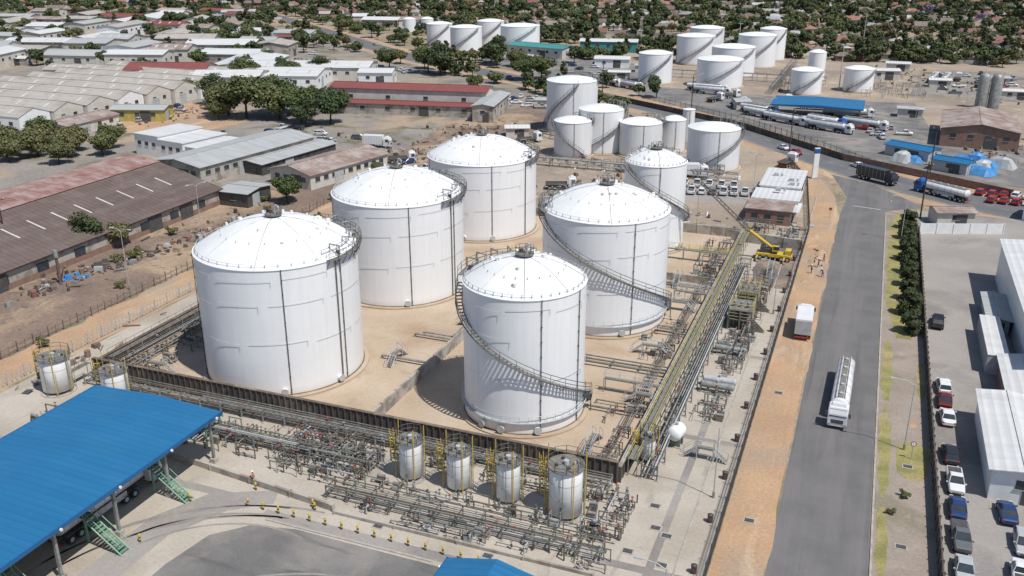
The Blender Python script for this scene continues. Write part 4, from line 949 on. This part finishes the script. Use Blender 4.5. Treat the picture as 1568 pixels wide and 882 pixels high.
for k,x,y,kd in (('w',14.2,130.5,'hatch'),('m',14.2,126,'sedan'),('w',14.3,121,'sedan'),('k',14.2,111,'hatch'),('w',14.4,104.6,'pickup'),('b',14.4,99,'sedan'),('g',14.4,93.2,'pickup'),('s',14.4,87.5,'sedan'),('w',14.4,82,'hatch'),('b',19.4,100,'sedan'),('s',20.4,94.5,'hatch'),('w',19.6,88.5,'pickup'),('k',14.5,76,'sedan'),('s',19.8,82,'hatch'),('k',14.3,155,'pickup')):
    pcar(k,x,y,rad(90+U(-3,3)+random.choice((0,180))),kd)
for i in range(9): pcar(random.choice('rrwrgw'),27+i*2.6-(i>4)*11,246+(i>4)*-6+U(-.4,.4),rad(70),random.choice(('sedan','hatch')))
for i in range(9): pcar('w' if i%4 else 'g',-44+i*2.5,221+i*.6,rad(95),random.choice(('pickup','pickup','hatch')))
for i in range(5): pcar('w',-42+i*3,229+i*.4,rad(95),'pickup')
def lot(n,x0,x1,y0,y1,rot):
    for i in range(n): pcar(random.choice('wwwssgkrb'),U(x0,x1),U(y0,y1),rad(rot+U(-15,15)+random.choice((0,90,180))),random.choice(('sedan','hatch','pickup')))
lot(16,-150,-112,398,440,10);lot(30,-330,-275,385,430,15);lot(12,-130,-108,318,345,20);lot(16,18,58,400,470,10);lot(8,-10,12,305,325,0);lot(12,-178,-140,235,255,0);lot(14,-240,-222,235,275,0);lot(20,-255,-195,378,392,18);lot(5,-118,-105,215,240,60)
for i in range(10):
    k=random.randrange(14,len(MR)-14); p=MR[k]; d=(MR[k+1]-p).normalized(); n=Vector((-d.y,d.x)); s=random.choice((-1,1)); q=p+n*s*3; pcar(random.choice('wsgrk'),q.x,q.y,math.atan2(d.y,d.x)+(pi if s>0 else 0),random.choice(('sedan','hatch')),'car')
def truckparts(col,kind,tankcol=None,L=16,cabcol=None):
    cab=MB();ch=MB();bd_=MB(); W=2.45; a=L/2
    cc=cabcol or col
    loft(cab,[rr(a-2.1,W,.6,2.9,.15),rr(a-1.9,W,.5,3.05,.15),rr(a-.35,W,.5,3.0,.15),rr(a-.02,W*.97,.5,2.2,.15),rr(a,W*.95,.55,1.7,.15)],cc)
    cab.add([(a-.27,-1.05,2.82),(a+.03,-1.05,1.88),(a+.03,1.05,1.88),(a-.27,1.05,2.82)],[(0,1,2,3)],m_glass)
    for s in (-1,1):
        cab.box((a-.95,s*(W/2+.005),2.2),(.9,.05,.75),m_glass); cab.box((a-.1,s*(W/2+.2),2.2),(.15,.25,.6),m_dark); cab.box((a+.0,s*.85,.9),(.08,.4,.2),m_pipew)
    cab.box((a+.02,0,1.2),(.06,1.5,.5),m_dark); cab.box((a-1.2,0,3.2),(.9,1.8,.3),cc,tx=.8,ty=.9)
    ch.box((-.6,0,.95),(L-1.6,.9,.25),m_dark)
    xs=[a-1.3]
    if kind=='tanker': xs+= [a-4.6,a-5.9,-a+1.2,-a+2.5,-a+3.8]
    else: xs+=[-a+1.3,-a+2.6]
    for x in xs:
        for s in (-1,1): wheel(ch,x,s*(W/2-.22),.5,.42); 
        if x<a-2: ch.box((x,0,1.12),(1.2,W,.06),m_dark)
    ch.box((-a+.05,0,.6),(.12,W,.2),m_redp)
    tc=tankcol or col
    if kind=='tanker':
        x0,x1=-a+.1,a-2.7; n=20; secs=[]
        for x,k in ((x0-.02,.75),(x0+.2,.96),(x0+.3,1),(x1-.3,1),(x1-.2,.96),(x1+.02,.75)):
            secs.append([(x,1.18*k*cos(2*pi*i/n),2.2+.95*k*sin(2*pi*i/n)) for i in range(n)])
        loft(bd_,secs,tc,True)
        for q in range(7):
            x=x0+.4+(x1-x0-.8)*q/6; bd_.add([(xx,1.21*cos(2*pi*i/n),2.2+.98*sin(2*pi*i/n)) for xx in (x-.06,x+.06) for i in range(n)],[(i,(i+1)%n,n+(i+1)%n,n+i) for i in range(n)],m_ltgrey,True)
        bd_.box(((x0+x1)/2,0,3.2),(x1-x0-1,.7,.06),m_grate)
        for s in (-1,1): bd_.box(((x0+x1)/2,s*.55,3.2),(x1-x0-1,.08,.24),m_ltgrey)
        for q in range(5): bd_.cyl((x0+1.5+q*(x1-x0-3)/4,0,3.15),(x0+1.5+q*(x1-x0-3)/4,0,3.4),.28,m_ltgrey,12)
        for s in (-1,1): bd_.box(((x0+x1)/2,s*1.15,1.25),((x1-x0)*.5,.12,.7),m_ltgrey)
    elif kind=='box':
        bd_.box((-1.15,0,2.3),(L-2.5,W+.05,2.5),tc)
        for q in range(8):
            for s in (-1,1): bd_.box((-a+.6+q*(L-3)/7,s*(W/2+.03),2.3),(.06,.05,2.4),m_ltgrey)
        bd_.box((-a+.08,0,2.2),(.05,W*.96,2.3),m_ltgrey); bd_.box((-1.15,0,3.57),(L-2.6,W*.95,.04),tc)
    else:
        bd_.box((-1.1,0,1.25),(L-2.6,W,.12),m_bark)
        for s in (-1,1): bd_.box((-1.1,s*W/2,1.5),(L-2.6,.06,.4),tc)
    return {'cab':cab,'chassis':ch,'body':bd_}
blue=paint('truck_blue',(.02,.1,.35)); orange=paint('truck_orange',(.5,.12,.03)); alum=M('aluminium_tank',(.6,.61,.62),(.5,.51,.52),rough=.35,metal=.2,fine=.02)
TK={'wt':datas(truckparts(pc['w'],'tanker',pc['w'],17)),'at':datas(truckparts(pc['w'],'tanker',alum,15)),'bt':datas(truckparts(blue,'tanker',pc['w'],14)),'wb':datas(truckparts(pc['w'],'box',pc['w'],8.6)),'kb':datas(truckparts(pc['k'],'box',pc['k'],11)),'fb':datas(truckparts(pc['w'],'flat',pc['g'],8)),'ot':datas(truckparts(orange,'tanker',alum,15))}
def trk(k,x,y,rot,name): group(name,TK[k],(x,y,.02),rot)
trk('wt',1.0,121.6,rad(-91),'tanker_truck'); trk('wb',-5.9,144.6,rad(92),'box_truck')
trk('kb',3,250,rad(-36),'box_truck'); trk('bt',18,240.5,rad(142),'tanker_truck')
trk('at',-73.5,65.5,rad(90),'tanker_truck'); trk('bt',-80,56,rad(90),'tanker_truck')
for k,x,y,r in (('at',-104,380,-35),('at',-94,374,-35),('at',-112,386,-32),('at',-60,372,-10),('wt',-63,378,-10),('bt',-38,336,-30),('bt',-36,330,-30),('at',-20,318,-30),('at',-12,313,-25),('wt',-27,322,-30),('bt',-14,322,-30),('at',-2,322,-20),('wt',-8,341,10),('fb',-56,356,60),('fb',-46,348,60),('fb',-52,366,40),('fb',-30,360,90),('at',22,440,80),('at',27,441,80),('fb',32,446,80),('fb',40,430,60),('kb',-108,342,-35),('fb',-70,214,20),('wb',-86,212,0),('fb',-96,262,50),('wb',-136,240,10),('fb',-120,225,30),('wb',-42,238,20),('at',-18,352,5),('fb',-20,260,70)):
    trk(k,x,y,rad(r),'tanker_truck' if k in('at','bt','wt','ot') else ('box_truck' if k in('wb','kb') else 'flatbed_truck'))
cab=MB();bm=MB();wh=MB()
loft(cab,[rr(-4,2.4,1,1.6),rr(-3.6,2.5,.8,1.7),rr(3,2.5,.8,1.7),rr(4,2.4,.9,1.5)],m_yel)
cab.box((3.1,0,2.1),(1.5,2.3,1.2),m_yel,tx=.8); cab.box((3.75,0,2.2),(.3,1.9,.6),m_glass); cab.box((-1,0,2.2),(3.4,2,1),m_dark); cab.box((-2.6,0,2.4),(1,2.2,1.4),m_dark); cab.box((.3,-.9,2.9),(1.4,.9,1.3),m_yel); cab.box((.5,-.92,3.1),(1.2,.95,.7),m_glass)
for x in (-3,-1.6,1.8,3.1):
    for s in (-1,1): wheel(wh,x,s*1.05,.6,.45)
for x in (-3.6,2.4):
    for s in (-1,1): wh.box((x,s*2,.9),(.35,2.2,.3),m_yel); wh.cyl((x,s*3,0),(x,s*3,1),.12,m_ltgrey,8); wh.cyl((x,s*3,0),(x,s*3,.08),.4,m_dark,10)
def lattice(b,p,q,w0,w1,mat):
    p=Vector(p);q=Vector(q);d=(q-p);L=d.length;k=max(2,int(L/1.2)); R_=d.to_track_quat('Z','Y').to_matrix()
    C=lambda t,i:p+d*t+R_@Vector((((w0+(w1-w0)*t)/2)*(1,-1,-1,1)[i],((w0+(w1-w0)*t)/2)*(1,1,-1,-1)[i],0))
    for i in range(4):
        b.cyl(C(0,i),C(1,i),.07,mat,4)
        for j in range(k): b.cyl(C(j/k,i),C((j+1)/k,(i+1)%4),.045,mat,4,caps=False)
bm.cyl((-.3,0,2.6),(-6.0,-1.2,6.8),.36,m_yel,8); bm.cyl((-1.5,0,2.4),(-4,-.7,5),.16,m_ltgrey,8)
lattice(bm,(-5.9,-1.18,6.7),(-17.5,-4,17.8),.85,.55,m_dark); bm.cyl((-17.5,-4,17.8),(-17.5,-4,8),.03,m_dark,4); bm.box((-17.5,-4,7.8),(.3,.2,.6),m_yel)
group('mobile_crane',{'carrier':cab,'boom':bm,'wheels_and_outriggers':wh},(-14.4,178.6,.02),0,.85)

# ------------------------------------------------------------ poles & lamps
def lamp(h=9,arm=2.2,double=False):
    b=MB(); b.cyl((0,0,0),(0,0,h),.08,m_ltgrey,8,r1=.05); b.cyl((0,0,0),(0,0,.8),.15,m_galv,8)
    for s in ((1,-1) if double else (1,)):
        b.tube([(0,0,h-.1),(s*arm*.4,0,h+.35),(s*arm,0,h+.5)],.05,m_ltgrey,6); b.box((s*(arm+.3),0,h+.48),(.8,.28,.14),m_ltgrey,tx=.8,ty=.7); b.box((s*(arm+.3),0,h+.395),(.5,.2,.03),m_glass)
    return b.data('street_lamp')
LP=lamp();LD=lamp(11,1.6,True)
for x,y,r in ((9,111,180),(-11.2,92,180),(-11.4,66,180),(-11.2,150,180),(9.6,66,180),(8.8,200,180)): link('street_lamp',LP,(x,y,0),rad(r))
for x,y in ((-120,120),(-128,150),(-24,220),(-30,300),(12,300),(30,360),(40,420),(-108,360),(-60,345)): link('street_lamp',LD,(x,y,0),U(0,3))
b=MB(); b.cyl((0,0,0),(0,0,13),.2,m_bark,8,r1=.13); b.box((0,0,12.2),(2.2,.12,.14),m_bark)
for s in (-1,0,1): b.cyl((s,0,12.3),(s,0,12.6),.06,m_white,6)
up=b.data('utility_pole')
for x,y in ((12.9,219),(16,262),(-21,275),(-153,124),(-60,330),(-100,356),(40,236),(58,300),(64,360)): link('utility_pole',up,(x,y,0),U(0,3))
b=MB(); b.cyl((0,0,0),(0,0,18),.25,m_ltgrey,8,r1=.12); b.lathe([(1.2,0),(1.2,.3)],m_ltgrey,12,c=(0,0,17.5))
for k in range(6): b.box((1.3*cos(k*1.05),1.3*sin(k*1.05),17.6),(.4,.4,.3),m_dark)
hm=b.data('high_mast_light')
for x,y in ((-14,400),(-120,500),(-10,560),(-66,480)): link('high_mast_light',hm,(x,y,0))
b=MB(); b.cyl((0,0,0),(0,0,6),.3,m_brsteel,10,r1=.25); b.cyl((0,0,5),(0,0,6.4),.42,m_galv,10); b.cyl((0,0,0),(1.2,0,3),.1,m_dark,6); single('old_stack',b,(-134,118,0))
b=MB(); b.cyl((0,0,0),(0,0,2.2),.05,m_ltgrey,6); b.cyl((0,-.02,2.1),(0,.03,2.1),.35,m_redp,16); b.cyl((0,-.04,2.1),(0,-.02,2.1),.26,m_white,16); ts=b.data('traffic_sign')
for x,y,r in ((-4.6,226,0),(6.6,224,0),(-6,212,180),(9.8,109,10)): link('traffic_sign',ts,(x,y,0),rad(r))

# ------------------------------------------------------------ scrap / clutter
def clutter(name,cx,cy,w,d,n,mats,smin=.3,smax=1.6):
    b=MB()
    for i in range(n):
        x,y=cx+random.gauss(0,w/2.4),cy+random.gauss(0,d/2.4); m=random.choice(mats); t=U(0,1); s=U(smin,smax)
        if t<.35: b.box((x,y,s*.3),(s,s*U(.4,1),s*.6),m,U(0,3),tx=U(.6,1),ty=U(.6,1))
        elif t<.65: a=U(0,6); b.cyl((x,y,.15),(x+s*1.8*cos(a),y+s*1.8*sin(a),.15+U(0,.4)),U(.05,.2),m,7)
        elif t<.85: b.cyl((x,y,0),(x,y,s*.7),s*.3,m,10)
        else: b.poly([(x,y,.05),(x+s,y+U(-.3,.3),.2),(x+s,y+s,.4),(x-.2,y+s,.1)],m)
    single(name,b)
sc=[m_brsteel,m_rustred,m_dark,m_galv,m_brsteel,m_wconc,m_bark,m_brsteel,m_bund,m_dark,m_brsteel,m_ltgrey,m_red,m_red]
for x,y,w,d,n in ((-135,118,6,12,60),(-131,140,6,18,60),(-128,158,8,18,50),(-136,98,4,12,34),(-133,126,4,8,40),(-112,205,16,16,60),(-120,235,16,16,60),(-95,208,30,10,50),(-120,280,14,20,50),(-165,245,24,12,60),(-225,262,10,24,60),(-60,222,24,12,50),(-106,100,2.5,30,16),(35,300,10,20,60),(40,420,24,30,90),(10,450,18,24,70),(-100,250,8,20,40),(-270,400,40,20,80),(-118,262,22,30,80),(-80,310,16,10,40)):
    clutter('scrap_pile',x,y,w,d,n,sc)
clutter('tarpaulin_bundle',-133,121,2,3,7,[m_tarp],.8,1.6)
clutter('construction_debris',-6.6,181,1.6,10,16,[m_dark,m_galv,m_rustred,m_wconc],.15,.5)
clutter('construction_debris',-13,196,3,8,40,[m_galv,m_wconc,m_ltgrey,m_brsteel],.3,1.2)
clutter('construction_debris',-40,200,20,8,70,[m_galv,m_wconc,m_ltgrey,m_brsteel,m_white],.4,2)
clutter('yard_crates',-50,238,30,10,50,[m_galv,m_wconc,m_ltgrey,m_canopyf,m_white],.4,2)

# ------------------------------------------------------------ people
skin=M('skin',(.12,.07,.05),(.11,.065,.045),rough=.6,fine=0); hiv=M('hi_vis_vest',(.45,.14,.04),(.4,.12,.04),fine=0); ovr=M('blue_overall',(.03,.05,.13),(.025,.045,.11),fine=0); hat=M('hard_hat_white',(.7,.7,.68),(.65,.65,.6),rough=.4,fine=0)
def person(x,y,rot,bend=0,stride=.15,armf=.2,vest=hiv):
    B=bend; hip=.93
    def up(l): return (sin(B)*l,0,hip+cos(B)*l)
    V={'pel':((0,0,hip),.13),'wa':(up(.18),.12),'ch':(up(.42),.155),'nk':(up(.58),.06),'hd':(up(.70),.085),'ht':(up(.80),.085)}
    for s,n in ((1,'l'),(-1,'r')):
        st=stride*s
        V['hp'+n]=((0,.1*s,hip-.05),.1); V['kn'+n]=((st*.6+.03,.11*s,.5),.07); V['an'+n]=((st,.12*s,.1),.045); V['to'+n]=((st+.17,.13*s,.04),.04)
        c=up(.5); V['sh'+n]=((c[0],.2*s,c[2]-.02),.065); e=(c[0]+armf*.35*s*(1 if bend==0 else 0)+(.2 if bend else 0),.25*s,c[2]-.29); V['el'+n]=(e,.045)
        w=(e[0]+.1+(.1 if bend else 0),.24*s,e[2]-.24); V['wr'+n]=(w,.03); V['ha'+n]=((w[0]+.02,.24*s,w[2]-.08),.035)
        for k in range(4): V['f%d'%k+n]=((w[0]+.02+.018*(k-1.5),.24*s,w[2]-.15-.01*(k in(1,2))),.01)
        V['th'+n]=((w[0]+.06,.22*s,w[2]-.1),.011)
    E=[('pel','wa'),('wa','ch'),('ch','nk'),('nk','hd'),('hd','ht')]
    for n in 'lr': E+=[('pel','hp'+n),('hp'+n,'kn'+n),('kn'+n,'an'+n),('an'+n,'to'+n),('ch','sh'+n),('sh'+n,'el'+n),('el'+n,'wr'+n),('wr'+n,'ha'+n),('ha'+n,'th'+n)]+[('ha'+n,'f%d'%k+n) for k in range(4)]
    K=list(V); me=bpy.data.meshes.new('p'); me.from_pydata([V[k][0] for k in K],[(K.index(a),K.index(c)) for a,c in E],[])
    o=bpy.data.objects.new('p',me); COL.objects.link(o); mo=o.modifiers.new('s','SKIN'); o.modifiers.new('u','SUBSURF').levels=1
    for i,k in enumerate(K): me.skin_vertices[0].data[i].radius=(V[k][1],)*2
    me.skin_vertices[0].data[0].use_root=True
    dg=bpy.context.evaluated_depsgraph_get(); m2=bpy.data.meshes.new_from_object(o.evaluated_get(dg)); bpy.data.objects.remove(o)
    m2.materials.clear()
    for m in (ovr,vest,skin,m_dark): m2.materials.append(m)
    hz=up(.57)
    for p in m2.polygons:
        c=p.center; p.use_smooth=True
        l=(c.x*sin(B)+(c.z-hip)*cos(B)) 
        if c.z<.09: p.material_index=3
        elif l>.59: p.material_index=2
        elif abs(c.y)>.19 and c.z<hz[2]-.48: p.material_index=2
        elif l>.05: p.material_index=1
        else: p.material_index=0
    h=MB(); t=up(.80); h.lathe([(.17,-.02),(.12,0),(.115,.06),(.08,.1),(.01,.12)],hat,14,c=t)
    hp=up(.72); h.box((hp[0]+.1,0,hp[2]-.01),(.03,.03,.04),skin)
    for s in (-1,1): h.box((hp[0]+.085,.03*s,hp[2]+.02),(.01,.02,.012),m_dark)
    h.box((hp[0]+.085,0,hp[2]-.05),(.01,.04,.01),m_dark)
    group('road_worker',{'body':m2,'hard_hat':h},(x,y,.02),rot)
person(-6.9,173,rad(40)); person(-5.9,177,rad(200),.0,.22,vest=ovr); person(-4.8,171.5,rad(120),.7,.1,vest=ovr); person(-5.2,181,rad(10),vest=ovr)
person(-61.5,75.5,rad(30),0,.2)

# ------------------------------------------------------------ camera, light
cam=bpy.data.cameras.new('camera'); co=bpy.data.objects.new('camera',cam); COL.objects.link(co); scn.camera=co
co.location=(0,0,60); co.rotation_euler=(rad(90-21.02),0,rad(21.2)); cam.sensor_width=36; cam.lens=32.67; cam.clip_end=6000; cam.clip_start=1
EL=61; az=rad(-24)
sd=Vector((cos(az)*cos(rad(EL)),sin(az)*cos(rad(EL)),sin(rad(EL))))
sl=bpy.data.lights.new('sun','SUN'); sl.energy=4.5; sl.angle=rad(.5); sl.color=(1,.965,.91); so=bpy.data.objects.new('sun',sl); COL.objects.link(so); so.rotation_euler=sd.to_track_quat('Z','Y').to_euler(); so.location=(0,0,200)
w=bpy.data.worlds.new('World'); scn.world=w; w.use_nodes=True; nt=w.node_tree; bg=nt.nodes['Background']; sk=nt.nodes.new('ShaderNodeTexSky'); sk.sky_type='NISHITA'; sk.sun_disc=False; sk.sun_elevation=rad(EL); sk.sun_rotation=pi/2-az; sk.altitude=1500; sk.dust_density=2
nt.links.new(sk.outputs[0],bg.inputs[0]); bg.inputs[1].default_value=.115
scn.view_settings.view_transform='Standard'; scn.view_settings.look='None'; scn.view_settings.exposure=0
